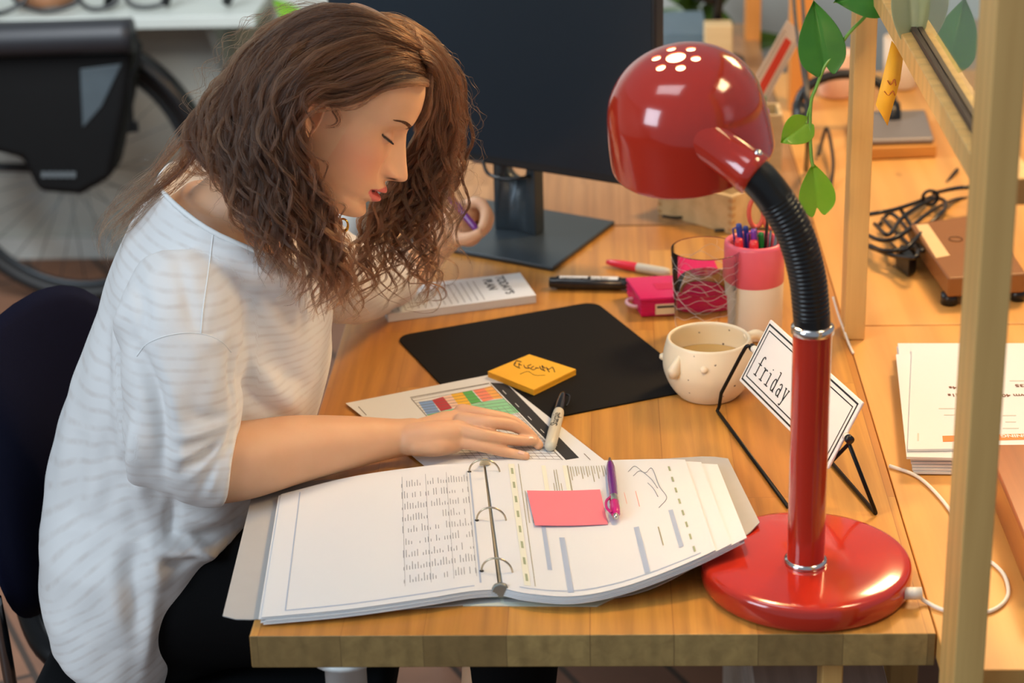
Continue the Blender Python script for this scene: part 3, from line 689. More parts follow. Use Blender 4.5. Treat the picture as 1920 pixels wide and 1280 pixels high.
o=stick('ruler_stick',AT(1440,402,.80),0,.0022,blackpl,'thin black stick leaning in the pink cup beside the scissors','stick',(.008,-.004))
bt_=MB(); q0=AT(1432,455,.81); q1=AT(1462,408,.81); 
o=MB().tube([cc+np.array([.012,.0,.0145]),q1],[.004,.007],n=8,flat=.35).build('paper_knife',mat('slate_grey','66727C',.4)); tag(o,'flat slate-grey paper knife leaning right in the pink cup','knife')

# ============================================================ face mug
mc=np.array([.5005,.606,0])
cer=NT('speckled_ceramic'); tc=cer.n('TexCoord'); v=cer.n('TexVoronoi'); v.inputs['Scale'].default_value=70; cer.l(tc.outputs['Object'],v.inputs[0])
n2=cer.n('TexNoise'); n2.inputs['Scale'].default_value=28; cer.l(tc.outputs['Object'],n2.inputs[0])
f1=cer.ramp(v.outputs['Distance'],[(.085,(1,1,1)),(.12,(0,0,0))]); f2=cer.ramp(n2.outputs['Fac'],[(.53,(0,0,0)),(.57,(1,1,1))])
fm=cer.mix(1.0,f1,f2,'MULTIPLY'); cer.l(cer.mix(fm,hx('EFE3C6'),hx('4A3420')),cer.b.inputs['Base Color']); cer.b.inputs['Roughness'].default_value=.38; cer.b.inputs['Coat Weight'].default_value=.15
mug=thing('face_mug','cream speckled mug with moulded nose and eyes standing by the mat','mug',tuple(mc))
pr=[(0,.0008),(.034,.0008),(.040,.003),(.050,.016),(.0575,.034),(.0590,.048),(.0575,.062),(.0548,.073),(.0535,.0775),(.0515,.079),(.0492,.0772),(.0505,.070),(.0535,.058),(.054,.045),(.050,.026),(.040,.012),(0,.010)]
pr=[tuple(q) for q in smooth_curve(pr,3)]; pr=[(max(0,a_),max(b_,.0006)) for a_,b_ in pr]
b=MB(); b.lathe(pr,mc,n=72); b.build('mug_body',cer.m,mug,weld=True)
creamy=mat('tea','C9A868',.2,var=.02)
b=MB(); b.lathe([(0,.047),(.0535,.047)],mc,n=48); b.build('tea',creamy,mug,weld=True)
def onmug(x,y):   # point of the front wall seen at this pixel
    d=ray(x,y); best=None
    for s in np.linspace(2.0,3.2,2400):
        q=CC+d*s; r=math.hypot(q[0]-mc[0],q[1]-mc[1]); h=q[2]
        R_=np.interp(h,[0,.016,.034,.048,.062,.0775],[.036,.050,.0575,.059,.0575,.0535])
        if r<=R_ and h<.079: return q
    return CC+d*2.6
ns=onmug(1271,680); nb=onmug(1268,700); out=(nb-mc)*[1,1,0]; out/=np.linalg.norm(out)
b=MB(); ringp=[]; 
a0_=onmug(1274,662)-out*.004; 
b.tube([a0_,onmug(1271,676)+out*.000,onmug(1268,692)+out*.0045,onmug(1267,700)+out*.0035,onmug(1267,703)-out*.003],[.001,.0045,.0082,.0075,.002],n=16); b.build('nose',cer.m,mug)
for q in((1320,693),(1243,662)):
    e_=onmug(*q) if q[0]>1260 else mc+np.array([-.0575,.012,.047]); oo=(e_-mc)*[1,1,0]; oo/=np.linalg.norm(oo)
    b=MB(); b.lathe([(0,.0055),(.003,.005),(.0048,.002),(.005,-.003)],e_,oo,n=16); b.build('eye_bump',cer.m,mug,weld=True)
hd=np.array([.93,.36,0]); 
P=[mc+hd*r+np.array([0,0,h]) for r,h in((.051,.068),(.066,.072),(.079,.062),(.080,.045),(.070,.032),(.053,.028))]
b=MB(); b.tube(smooth_curve(P,6),.0052,n=12,flat=1.3); b.build('handle',cer.m,mug)

# ============================================================ friday sign in a wire easel
mL=np.array([.551,.51,.100]); mR=np.array([.633,.260,.100]); ax=(mR-mL); AL=np.linalg.norm(ax); axn=ax/AL; sv=np.array([.038,.0125,.076]); sv-=axn*(sv@axn); sh2=np.linalg.norm(sv)
sn=sv/sh2; nf=np.cross(axn,sn)    # face normal
if nf[0]>0: nf=-nf
sign=thing('word_sign','white tilting plate reading friday in double black border on wire stand','sign',tuple((mL+mR)/2*[1,1,0]))
def sp(u,v,d=0): return mL+ax*u+sn*v*sh2+nf*d
enamel=mat('sign_enamel','F4F1EC',.25,coat=.3,var=.01)
b=MB(); b.extr([sp(0,-.5),sp(1,-.5),sp(1,.5),sp(0,.5)],-nf*.004); b.build('plate',enamel,sign,bevel=.0015)
def bord(i,w,nm):
    iu,iv=i/AL,i/sh2; wu,wv=w/AL,w/sh2; b=MB()
    for (u0,u1,v0,v1) in((iu,1-iu,-.5+iv,-.5+iv+wv),(iu,1-iu,.5-iv-wv,.5-iv),(iu,iu+wu,-.5+iv,.5-iv),(1-iu-wu,1-iu,-.5+iv,.5-iv)):
        b.extr([sp(u0,v0,.0001),sp(u1,v0,.0001),sp(u1,v1,.0001),sp(u0,v1,.0001)],nf*.0003)
    b.build(nm,blackpl,sign)
bord(.0042,.0022,'border_line'); bord(.0110,.0014,'border_line')
# slab-serif letters drawn as strokes, unit square coordinates (x right, y up)
def arc(cx,cy,rx,ry,a,b_,n=12): return [(cx+rx*math.cos(t_),cy+ry*math.sin(t_)) for t_ in np.linspace(math.radians(a),math.radians(b_),n)]
LT={'f':[[(.3,0),(.3,.78)]+arc(.47,.78,.17,.2,180,40),[(.08,.55),(.52,.55)],[(.1,0),(.5,0)]],
'r':[[(.28,0),(.28,.58)],[(.08,.58),(.28,.58)],[(.1,0),(.48,0)],[(.28,.38)]+arc(.50,.40,.2,.18,170,55)],
'i':[[(.3,0),(.3,.58)],[(.12,.58),(.3,.58)],[(.08,0),(.52,0)],[(.28,.80),(.32,.80)]],
'd':[arc(.28,.28,.2,.29,0,360,22),[(.48,0),(.48,.95)],[(.32,.95),(.48,.95)],[(.48,.0),(.58,0)]],
'a':[arc(.27,.17,.19,.17,0,360,18),[(.46,.0),(.46,.40)]+arc(.28,.40,.18,.18,0,150),[(.46,0),(.56,0)]],
'y':[[(.08,.58),(.30,.02)],[(.52,.58),(.26,-.14)]+arc(.16,-.14,.1,.1,0,-150)[2:],[(.0,.58),(.18,.58)],[(.42,.58),(.6,.58)]]}
b=MB(); U=.0
adv=.0166; hgt=.026
for k,ch in enumerate('friday'):
    for s in LT[ch]:
        P=[mL+axn*(.024+k*adv+x*.019)+sn*(-.0225+y*hgt)+nf*.0004 for x,y in s]
        if len(P)>1: b.tube(P,.00075,n=6,up=nf)
b.build('lettering',blackpl,sign)
wire=mat('black_wire','141414',.4,metal=.5,var=.03)
A_=g(1345,770,.0028);B_=g(1478,950,.0028);C_=g(1642,962,.0028);D_=g(1545,850,.0028)
pL=mL-axn*.008; pR=mR+axn*.006
b=MB()
b.tube(smooth_curve([pL,pL+np.array([-.006,.0,.002]),pL+np.array([-.012,.004,-.010])],4)+[A_+np.array([.004,-.012,.030]),A_+np.array([.002,-.004,.008]),A_,A_*.97+B_*.03]+[B_],.0024,n=8)
b.tube([B_,B_+np.array([.004,.0,.006]),pR+np.array([.004,.0,-.006]),pR],.0024,n=8)
b.tube([pR,C_+np.array([-.002,0,.006]),C_,D_],.0024,n=8)
b.build('wire_stand',wire,sign)
for q,s in((mL,-1),(mR,1)):
    b=MB(); b.lathe([(0,0),(.0045,0),(.0045,.008),(0,.008)],q-nf*.002,axn*s,n=14); b.build('pivot_peg',mat('peg_white','EDE8DC',.4),sign)
    b=MB(); b.lathe([(0,-.003),(.005,-.003),(.005,.003),(0,.003)],q+axn*s*.009-nf*.002,axn,n=14); b.build('pivot_knob',blackr,sign)

# ============================================================ paper stack on the pine table
ps=thing('paper_stack','thick stack of printed sheets on the pine table beyond the partition','paper stack',(.86,.52,0))
def sheetpx(z,pxs,parent,m=paper,th=.0025,nm='sheet'):
    P=[G(x,y,z) for x,y in pxs]; b=MB(); b.extr(P,(0,0,-th)); return b.build(nm,m,parent)
zz=.002
for k in range(7):
    dx=[4,0,3,-1,2,-26,-2][k]; z=.004+k*.0038
    base=[(1712+dx*.2,884),(1960,886),(1950,668),(1686+dx,668 if k<5 else 665)]
    base=[(x-k*1.2,y-k*6.2) for x,y in base]
    if k==5: base=[(1700,856),(1960,862),(1950,655),(1680,664)]
    if k==6: base=[(1702,842),(1990,838),(1960,652),(1710,647)]
    sheetpx(z,base,ps,th=.0030)
TZ=.0270
o_=g(1880,838,TZ)
sx=np.array([1.0,.02,0])
b=MB(); cp=[(1767,817),(1960,812),(1960,823),(1768,828)]; P=[G(x,y,TZ) for x,y in cp]; b.extr(P,(0,0,.0002)); b.build('orange_band',mat('print_orange','F0823C',.6,var=.02),ps)
ff=frameM(G(1952,814,TZ+.0003),(-1,0,0),(0,-1,0)); font('printed_word','RUNNING 1.1',.0105,paper,ff,ps,.0001,bold=.0003)
brn=mat('ink_brown','7A4A3A',.7,var=0)
for (x,y,tx) in((1908,720,'s4.35'),(1920,738,'1s  wm 40'),(1802,724,'14s'),(1800,738,'21s')):
    font('printed_word',tx,.0115,brn,frameM(G(x+30 if x>1850 else x,y,TZ+.0003),(-1,0,0),(0,-1,0)),ps,.0001,bold=.0002)
b=MB()
for (x0,x1,y) in((1760,1792,765),(1770,1792,777),(1880,1905,778),(1885,1905,790),(1880,1910,802),(1893,1925,713),(1720,1722,812)):
    P=[G(x0,y,TZ),G(max(x1,x0+3),y,TZ),G(max(x1,x0+3),y+(1.4 if x1-x0>4 else 14),TZ),G(x0,y+(1.4 if x1-x0>4 else 14),TZ)]; b.extr(P,(0,0,.0002))
b.build('printed_text',inkp,ps)
# brown wooden box in the lower right
wb=wood_mat('mahogany_box',hx('B26A2E'),hx('96501F'),hx('7A3A12'),stave=None,axis='y',rough=.3,gscale=.6,coat=.3)
bxo=thing('wooden_box','polished reddish wooden box at the right end of the pine table','box',(1.0,.2,0))
b=MB(); b.box((.806,.055,.001),(1.2,.325,.048)); b.build('box_body',wb,bxo,bevel=.003)
b=MB(); b.box((.803,.052,.048),(1.203,.328,.056)); b.build('lid',wb,bxo,bevel=.003)
# ============================================================ the woman at the desk
def deg(a): return math.radians(a)
HA,HB,HC=deg(-3.507),deg(34.216),deg(-10.628); HO=np.array([.053,.445,.431])
hF=np.array([math.cos(HA)*math.cos(HB),math.sin(HA)*math.cos(HB),-math.sin(HB)]); l0=np.array([-math.sin(HA),math.cos(HA),0]); u0=np.cross(hF,l0)
hL=l0*math.cos(HC)+u0*math.sin(HC); hU=-l0*math.sin(HC)+u0*math.cos(HC)
HM=np.array([hF,hL,hU])
def H(x,y,z): return HO+np.array([x,y,z])@HM
def toH(P): return (np.asarray(P)-HO)@HM.T
def sm(zs,vs,z,k=.006):
    zz=np.linspace(min(zs)-.02,max(zs)+.02,400); o=np.argsort(zs); v=np.interp(zz,np.array(zs)[o],np.array(vs)[o]); dz=zz[1]-zz[0]; r=int(3*k/dz)
    ker=np.exp(-.5*(np.arange(-r,r+1)*dz/k)**2); ker/=ker.sum(); v=np.convolve(np.pad(v,r,'edge'),ker,'valid'); return np.interp(z,zz,v)
def Gs(x,s): return np.exp(-.5*(x/s)**2)
def head_grid(nz=250,nt=300):
    z=np.concatenate([np.linspace(-.0955,.10,nz-40),.10+.0245*np.sin(np.linspace(0,PI/2,41))[1:]])
    xf=sm([-.0955,-.091,-.085,-.078,-.066,-.057,-.050,-.041,-.030,-.02,0,.015,.026,.036,.045,.06,.075,.09,.105,.115,.1245],
          [.066,.086,.0925,.0945,.0885,.0925,.0925,.0935,.0900,.0880,.0865,.0860,.0865,.0905,.0920,.0905,.0855,.0765,.060,.044,.0],z,.0022)
    xf=np.where(z>.112,.0485*np.sqrt(np.clip(1-((z-.112)/.0126)**2,0,1))+.0,xf)
    bw=sm([-.0955,-.09,-.08,-.07,-.055,-.04,-.02,0,.02,.04,.06,.08,.10,.112,.1245],[.022,.031,.040,.0465,.0535,.0585,.0650,.0690,.0710,.0735,.0750,.0730,.0600,.045,0],z,.003)
    bw=np.where(z>.112,.045*np.sqrt(np.clip(1-((z-.112)/.0126)**2,0,1)),bw)
    xb=sm([-.0955,-.09,-.08,-.07,-.055,-.04,-.02,0,.03,.06,.09,.112],[.035,.022,.004,-.012,-.040,-.062,-.078,-.088,-.094,-.090,-.070,-.045],z,.004)
    xb=np.where(z>.112,-.045*np.sqrt(np.clip(1-((z-.112)/.0126)**2,0,1)),xb)
    x0=sm([-.0955,-.09,-.07,-.05,-.02,0,.13],[.047,.044,.032,.018,.004,0,0],z,.004); x0=np.where(z>.112,0,x0)
    th=np.linspace(0,2*PI,nt,endpoint=False)
    # denser sampling at the face
    th=th-.45*np.sin(th)*.9
    Z,T=np.meshgrid(z,th,indexing='ij'); c,s=np.cos(T),np.sin(T)
    A=np.where(c>0,(xf-x0)[:,None],(x0-xb)[:,None]); B=bw[:,None]+0*A
    ne=np.where(c>0,2.25,2.1)
    R=((np.abs(c)/np.maximum(A,1e-5))**ne+(np.abs(s)/np.maximum(B,1e-5))**ne)**(-1/ne)
    X=x0[:,None]+R*c; Y=R*s
    fr=np.clip(c,0,1)**.5*(X>.03)
    ay=np.abs(Y)
    # nose
    nz_=sm([.034,.028,.020,.010,0,-.008,-.014,-.018,-.0215,-.025,-.028,-.031,-.035],[0,.0035,.0085,.0145,.0205,.0255,.0290,.0300,.0280,.0215,.0130,.0055,0],z,.0016)[:,None]
    wn=sm([.034,.02,.005,-.008,-.018,-.026,-.035],[.0075,.0070,.0082,.0098,.0108,.0100,.0100],z,.002)[:,None]
    d=nz_*np.exp(-(ay/wn)**2.3)
    d+=.0108*Gs(ay-.0132,.0034)*Gs(Z+.0212,.0050)          # nostril wings
    d-=.0050*Gs(ay-.0072,.0027)*Gs(Z+.0290,.0026)          # nostrils
    d-=.0045*Gs(ay-.0195,.0030)*Gs(Z+.020,.007)            # groove behind the wing
    d+=.0085*Gs(ay,.021)*Gs(Z+.043,.0155)+.0030*Gs(ay,.016)*Gs(Z+.070,.014)
    # brow, sockets, lids
    d+=.0028*Gs(Z-.037,.0065)*np.clip((ay-.006)/.012,0,1)*Gs(ay-.026,.018)
    d-=.0095*Gs(ay-.030,.0125)*Gs(Z-.0185,.0092)
    d-=.0050*Gs(ay-.0155,.0050)*Gs(Z-.020,.009)
    d+=.0030*Gs(ay-.042,.016)*Gs(Z+.012,.013)              # cheekbone
    d-=.0016*Gs(ay-.030,.010)*Gs(Z+.050,.012)
    X1=X+d*fr
    rr2=.0128**2-(ay-.0305)**2-(Z-.0150)**2
    ball=np.where((rr2>0)&(c>0),.0668+np.sqrt(np.maximum(rr2,0)),-1)
    k=.0012; hdiff=np.clip(.5+.5*(ball-X1)/k,0,1); X1=np.where(ball>0,X1*(1-hdiff)+ball*hdiff+k*hdiff*(1-hdiff),X1)
    s_=(ay-.0305)/.0150; zl=.0180-.0008*s_-.0042*(1-s_**2)           # lash line of the lowered lid
    ins=(np.abs(s_)<1)&(c>0)
    X1+=np.where(ins,.0013*np.clip((1-s_**2)*2.5,0,1)/(1+np.exp(-(Z-zl)/.00035))*Gs(np.maximum(Z-zl,0),.006),0)
    X1-=np.where(ins,.0012*(1-s_**2)*Gs(Z-(zl+.0125),.0011),0)      # crease
    X1-=np.where(ins,.0007*(1-s_**2)*Gs(Z-(zl-.0052),.0009),0)      # lower lid
    # mouth, slightly open
    t_=np.clip(ay/.0245,0,1); e5=np.sqrt(1-t_**2)
    zc=-.0490+.0010*t_**2
    up=.0062*e5**.8*Gs(Z-(-.0432+.0004*t_),.0034); up*=1-.18*Gs(ay,.0028)*Gs(Z+.0405,.002)
    lo=.0068*e5*Gs(Z-(-.0560),.0040)
    gap=.0085*e5**.7*np.exp(-np.abs((Z-zc)/(.0012+.0016*e5))**3)
    X1+=(up+lo-gap)*fr
    X1-=.0022*Gs(ay,.014)*Gs(Z+.0665,.0040)*fr
    X1+=.0035*Gs(ay,.011)*Gs(Z+.081,.009)*fr
    X1-=.0009*Gs(ay,.0028)*Gs(Z+.0355,.0035)*fr             # philtrum
    return np.stack([X1,Y,Z],-1)
hg=head_grid()
body=MB()
Pg=HO+hg@HM; n1,n2=Pg.shape[:2]
vs=Pg.reshape(-1,3); fs=[(i*n2+j,i*n2+(j+1)%n2,(i+1)*n2+(j+1)%n2,(i+1)*n2+j) for i in range(n1-1) for j in range(n2)]
vs=np.vstack([vs,H(.047,0,-.0965)[None],H(0,0,.1246)[None]]); a_,b_=len(vs)-2,len(vs)-1
fs+=[(a_,(j+1)%n2,j) for j in range(n2)]+[((n1-1)*n2+j,(n1-1)*n2+(j+1)%n2,b_) for j in range(n2)]
body.add(vs,fs)
# ears
def ear(side):
    P=[];C=np.array([-.010,side*.0705,-.002]); up=np.array([-.22,0,1.0]); up/=np.linalg.norm(up); bk=np.array([-.93,side*.36,-.2]); bk-=up*(bk@up); bk/=np.linalg.norm(bk); out=np.cross(up,bk)*(-side); 
    if out[1]*side<0: out=-out
    nr,na=26,64
    for i in range(2*nr):
        fr_=i<nr; r=(i/(nr-1)) if fr_ else (2*nr-1-i)/(nr-1); row=[]
        for k in range(na):
            a=2*PI*k/na; v_=math.sin(a); u_=math.cos(a)       # v up, u back
            hv=.031 if v_>0 else .029; hu=(.0175 if u_>0 else .0095)*(1-.30*max(0,-v_)**1.5)
            if fr_:
                ridge=.0055*math.exp(-((r-.90)/.09)**2)*(1 if u_>-.3 or v_>.3 else .25)
                anti=.0040*math.exp(-((r-.58)/.10)**2)*(1 if u_>0 else 0)*(1 if v_>-.6 else .4)
                conch=-.0085*math.exp(-((r)/.38)**2)
                trag=.0050*math.exp(-((r-.75)/.16)**2)*(1 if (u_<-.5 and abs(v_)<.55) else 0)
                h=.0045+ridge+anti+conch+trag
            else: h=-.0012-.016*(1-r)
            lift=.0065*max(0,u_)*r
            row.append(H(*(C+up*(v_*hv*r)+bk*(u_*hu*r)+out*(h+lift))))
        P.append(row)
    P=np.array(P); m=MB(); n_=P.shape[0]; vs=P.reshape(-1,3); fs=[(i*na+k,i*na+(k+1)%na,(i+1)*na+(k+1)%na,(i+1)*na+k) for i in range(n_-1) for k in range(na)]
    body.add(vs,fs)
ear(-1); ear(1)
def limb(B,pts,rs,n=28,flat=1.0,up=None,k=6):
    q=smooth_curve([tuple(p)+(r,) for p,r in zip(pts,rs)],k); P=[a[:3] for a in q]; R_=[a[3] for a in q]
    # rounded ends
    def cap(p,d,r): return [(p+d*r*math.sin(t_),r*math.cos(t_)) for t_ in np.linspace(.25,1.45,5)]
    d0=P[0]-P[1]; d0/=np.linalg.norm(d0); d1=P[-1]-P[-2]; d1/=np.linalg.norm(d1)
    a=[(x,y) for x,y in cap(P[0],d0,R_[0])][::-1]; b_=cap(P[-1],d1,R_[-1])
    P=[x for x,_ in a]+P+[x for x,_ in b_]; R_=[y for _,y in a]+R_+[y for _,y in b_]
    B.tube(P,R_,n=n,flat=flat,up=up)
# neck
limb(body,[H(.004,0,-.045),H(-.012,0,-.085),np.array([-.045,.452,.325]),np.array([-.085,.462,.275])],[.050,.048,.052,.066],n=40)
# trunk: rings (centre x,y,z, half depth, half width)
def ring(cx,cy,cz,rx,ry,tx=0,n=64,p=2.2,ty=0,yfront=0):
    o=[]
    for k in range(n):
        a=2*PI*k/n; c,s=math.cos(a),math.sin(a); x=math.copysign(abs(c)**(2/p),c)*rx; y=math.copysign(abs(s)**(2/p),s)*ry
        o.append((cx+x,cy+y,cz+tx*x+ty*y))
    return o
def loft(B,rings,cap0=True,cap1=True):
    P=np.array(rings); n_,m_=P.shape[:2]; vs=P.reshape(-1,3).tolist(); fs=[(i*m_+k,i*m_+(k+1)%m_,(i+1)*m_+(k+1)%m_,(i+1)*m_+k) for i in range(n_-1) for k in range(m_)]
    if cap0: vs.append(list(P[0].mean(0))); fs+=[(len(vs)-1,(k+1)%m_,k) for k in range(m_)]
    if cap1: vs.append(list(P[-1].mean(0))); fs+=[((n_-1)*m_+k,(n_-1)*m_+(k+1)%m_,len(vs)-1) for k in range(m_)]
    B.add(vs,fs)
loft(body,[ring(-.19,.475,-.245,.10,.16),ring(-.20,.475,-.15,.115,.165),ring(-.185,.475,-.05,.095,.130),ring(-.150,.475,.05,.098,.138),ring(-.112,.478,.14,.110,.128),ring(-.100,.476,.20,.098,.130,-.15),ring(-.092,.474,.250,.082,.125,-.3),ring(-.088,.470,.288,.066,.100,-.35),ring(-.080,.462,.318,.045,.060,-.4)])
limb(body,[(-.09,.46,.285),(-.100,.400,.262),(-.108,.360,.225)],[.050,.045,.040])
limb(body,[(-.08,.47,.285),(-.070,.58,.270),(-.065,.62,.245)],[.050,.048,.046])
# right arm (near): shoulder, elbow, wrist
limb(body,[(-.108,.352,.222),(-.112,.312,.17),(-.115,.290,.10),(-.108,.292,.060),(-.06,.306,.052),(.00,.345,.0475),(.06,.378,.041),(.115,.405,.034),(.135,.412,.033)],[.038,.041,.046,.048,.0465,.0410,.0325,.0235,.0220],n=36,k=8)
def onz_list(L): return [G(x,y,z) for x,y,z in L]
# right hand: flat on the sheet, fingers unequal and bent
palm=onz_list([(768,824,.034),(800,818,.037),(838,812,.037),(868,808,.036)])
limb(body,palm,[.0195,.0185,.0165,.013],n=28,flat=1.0)
limb(body,onz_list([(780,812,.034),(830,795,.038),(872,783,.039)]),[.0165,.0145,.0115])
limb(body,onz_list([(782,832,.031),(820,834,.028),(852,834,.023)]),[.0150,.0140,.0100])
limb(body,onz_list([(790,826,.030),(830,824,.030),(862,826,.027)]),[.0185,.0165,.0110])
fingers_r=[ # knuckle ... tip: x, y, height, then radii
 ([(866,772,.0460),(912,779,.043),(957,789,.032),(990,812,.0175),(1010,834,.0085)],[.0104,.0088,.0082,.0072,.0062]),
 ([(866,787,.046),(914,791,.046),(960,797,.036),(988,812,.022),(1001,826,.0125)],[.0100,.0082,.0078,.0068,.0058]),
 ([(862,806,.040),(906,815,.035),(950,823,.0245),(978,826,.0185),(1001,826,.0150)],[.0096,.0080,.0074,.0068,.0058]),
 ([(852,826,.028),(900,836,.022),(938,845,.014),(962,850,.0095),(986,855,.0070)],[.0088,.0072,.0068,.0062,.0054])]
for P_,r_ in fingers_r: limb(body,onz_list(P_),r_,n=18,k=6)
limb(body,onz_list([(800,800,.026),(840,786,.018),(872,790,.013),(905,799,.010)]),[.0125,.0110,.0092,.0070],n=18)
# left arm (far) and hand holding a pen
limb(body,[(-.065,.62,.245),(-.02,.70,.17),(.02,.79,.09),(.035,.845,.055),(.075,.915,.055),(.110,.975,.062),(.136,1.020,.070)],[.050,.044,.040,.039,.034,.026,.0215],n=32,k=8)
LY=1.05
def A5(x,y,Y=LY): return AT(x,y,Y)
limb(body,[A5(852,412,1.075),A5(872,414,1.08),A5(890,416,1.08)],[.022,.021,.016],n=20)
limb(body,[A5(826,432,1.035),A5(845,420,1.04),A5(866,408,1.05),A5(880,400,1.06)],[.021,.022,.020,.016],n=24)
limb(body,[A5(835,448,1.03),A5(855,440,1.03),A5(872,432,1.04)],[.017,.016,.013],n=20)
fingers_l=[([(868,388,1.055),(895,379,1.045),(910,394,1.035),(908,418,1.02),(899,432,1.010)],[.0100,.0092,.0086,.0078,.0066]),   # index over the pen
 ([(874,398,1.065),(902,388,1.06),(916,404,1.05),(913,424,1.035),(900,440,1.03)],[.0100,.0090,.0084,.0076,.0064]),
 ([(872,414,1.07),(898,408,1.07),(908,424,1.06),(898,440,1.045),(882,446,1.04)],[.0096,.0088,.0080,.0072,.0062]),
 ([(866,428,1.06),(888,430,1.06),(894,444,1.05),(882,454,1.04),(868,454,1.035)],[.0086,.0078,.0072,.0066,.0058]),
 ([(846,438,1.015),(862,448,1.005),(880,446,1.0),(896,438,1.0)],[.0125,.0105,.0090,.0070])]     # thumb
for P_,r_ in fingers_l: limb(body,[A5(*q) for q in P_],r_,n=18,k=6)
# legs and feet
for y0,y1 in((.385,.345),(.565,.60)):
    limb(body,[(-.20,y0,-.18),(-.02,(y0+y1)/2,-.165),(.17,y1,-.150),(.235,y1,-.165),(.235,y1,-.30),(.20,y1,-.52),(.185,y1,-.68)],[.080,.072,.056,.052,.050,.040,.032],n=24)
    limb(body,[(.165,y1,-.705),(.22,y1,-.712),(.30,y1,-.722),(.34,y1,-.727)],[.032,.030,.024,.016],n=18)
pb=body.build('person',None,None,fixn=True)
def remesh(o,vox,smooth_it=0,fac=.5):
    m=o.modifiers.new('r','REMESH'); m.mode='VOXEL'; m.voxel_size=vox; m.adaptivity=0
    bpy.context.view_layer.update(); apply_mods(o); o.data.materials.clear()
    if smooth_it:
        m=o.modifiers.new('s','SMOOTH'); m.factor=fac; m.iterations=smooth_it; bpy.context.view_layer.update(); apply_mods(o)
    for pg in o.data.polygons: pg.use_smooth=True
    return o
remesh(pb,.0013,3,.5)
def co(o): 
    a=np.empty(len(o.data.vertices)*3,dtype=np.float32); o.data.vertices.foreach_get('co',a); return a.reshape(-1,3)
def setco(o,a): o.data.vertices.foreach_set('co',a.astype(np.float32).ravel()); o.data.update()
# extra smoothing away from the face and hands (joints of limbs melt together)
def lap(o,wgt,it,lam=.5):
    me=o.data; n=len(me.vertices); e=np.empty(len(me.edges)*2,dtype=np.int64); me.edges.foreach_get('vertices',e); e=e.reshape(-1,2); P=co(o).astype(float)
    deg_=np.bincount(e.ravel(),minlength=n).astype(float)
    for _ in range(it):
        S_=np.zeros_like(P)
        for c in range(3):
            S_[:,c]=np.bincount(e[:,0],weights=P[e[:,1],c],minlength=n)+np.bincount(e[:,1],weights=P[e[:,0],c],minlength=n)
        P+= (wgt*lam)[:,None]*(S_/deg_[:,None]-P)
    setco(o,P)
P=co(pb); hl=toH(P); facew=np.clip((hl[:,0]-.02)/.02,0,1)*(hl[:,2]>-.10)*(hl[:,2]<.13)*(np.abs(hl[:,1])<.08)
earw=Gs(hl[:,0]+.010,.02)*Gs(np.abs(hl[:,1])-.074,.012)*Gs(hl[:,2],.03)
handw=np.clip((P[:,0]-.10)/.03,0,1)*(P[:,2]<.2)
wgt=np.clip(1-facew-2*earw-handw*.82,0,1); lap(pb,wgt,30)
# tint attributes: lips, lash line, blush (skin's own colours); shade painted into mouth gap and nostrils
P=co(pb); hl=toH(P); x,y,z=hl.T; ay=np.abs(y)
t_=np.clip(ay/.0250,0,1); onf=(x>.07)
zc=-.0490
lu=np.where((z>zc-.0015)&(z<zc+.0106*np.sqrt(1-t_**2)**.9+.0004-.0012*Gs(ay,.003)),1.,0); ll_=np.where((z<=zc)&(z>zc-.0128*np.sqrt(1-t_**2)),1.,0)
lip=np.where(onf&(ay<.025),np.clip(lu+ll_,0,1),0)
inner=np.where(onf&(ay<.019),np.exp(-np.abs((z-zc-.0008)/.0018)**3)*(x<.0955),0)+0
s_=(ay-.0305)/.0150; zl=.0180-.0008*s_-.0042*(1-s_**2); ine=(np.abs(s_)<1.04)&(x>.05)
lash=np.where(ine,Gs(z-zl,.0008)*np.clip(.6+.5*(s_+1)/1.2,0,1),0)
nostril=np.clip(1.6*Gs(ay-.0092,.0034)*Gs(z+.0262,.0017),0,1)*(x>.088)
lid=np.where(ine,Gs(z-(zl+.0055),.0042)*(1-np.clip(s_,-1,1)**4),0)
eye=np.where((np.abs(s_)<.80)&(x>.05),np.exp(-((z-(zl-.0013))/.0007)**2),0)
blush=Gs(ay-.045,.018)*Gs(z+.018,.018)*(x>.03)
scalp=np.zeros(len(P))
hair_line=.092-.25*np.clip(ay-.02,0,1)-.9*np.clip(ay-.055,0,1)        # height of the hairline over the forehead and temple
scalp=np.where((z>hair_line)|((x<.012)&(z>.045)&(ay>.03))|((x<.0)&(z>-.05)&(ay<.055)) |((x<-.022)&(z>-.06)),1.,0.)
scalp=np.where(earw_:=(Gs(x+.010,.02)*Gs(ay-.078,.010)*Gs(z,.032)>.35),0,scalp)*(z>-.07)
nail=np.zeros(len(P))
def attr(o,name,v):
    a=o.data.attributes.new(name,'FLOAT','POINT'); a.data.foreach_set('value',np.asarray(v,dtype=np.float32))
attr(pb,'lip',lip); attr(pb,'inner',np.clip(inner+nostril,0,1)); attr(pb,'lash',np.clip(lash,0,1)); attr(pb,'lid',lid); attr(pb,'eye',eye); attr(pb,'blush',blush); attr(pb,'scalp',scalp)
t=NT('skin')
def at_(n): 
    a=t.n('Attribute'); a.attribute_name=n; return a.outputs['Fac']
tc=t.n('TexCoord'); n=t.n('TexNoise'); n.inputs['Scale'].default_value=30; n.inputs['Detail'].default_value=4; t.l(tc.outputs['Object'],n.inputs[0])
c=t.mix(n.outputs['Fac'],hx('D2A27C'),hx('DDB08C'))
def scaled(a,k):
    m=t.n('Math',operation='MULTIPLY'); t.l(a,m.inputs[0]); m.inputs[1].default_value=k; m.use_clamp=True; return m.outputs[0]
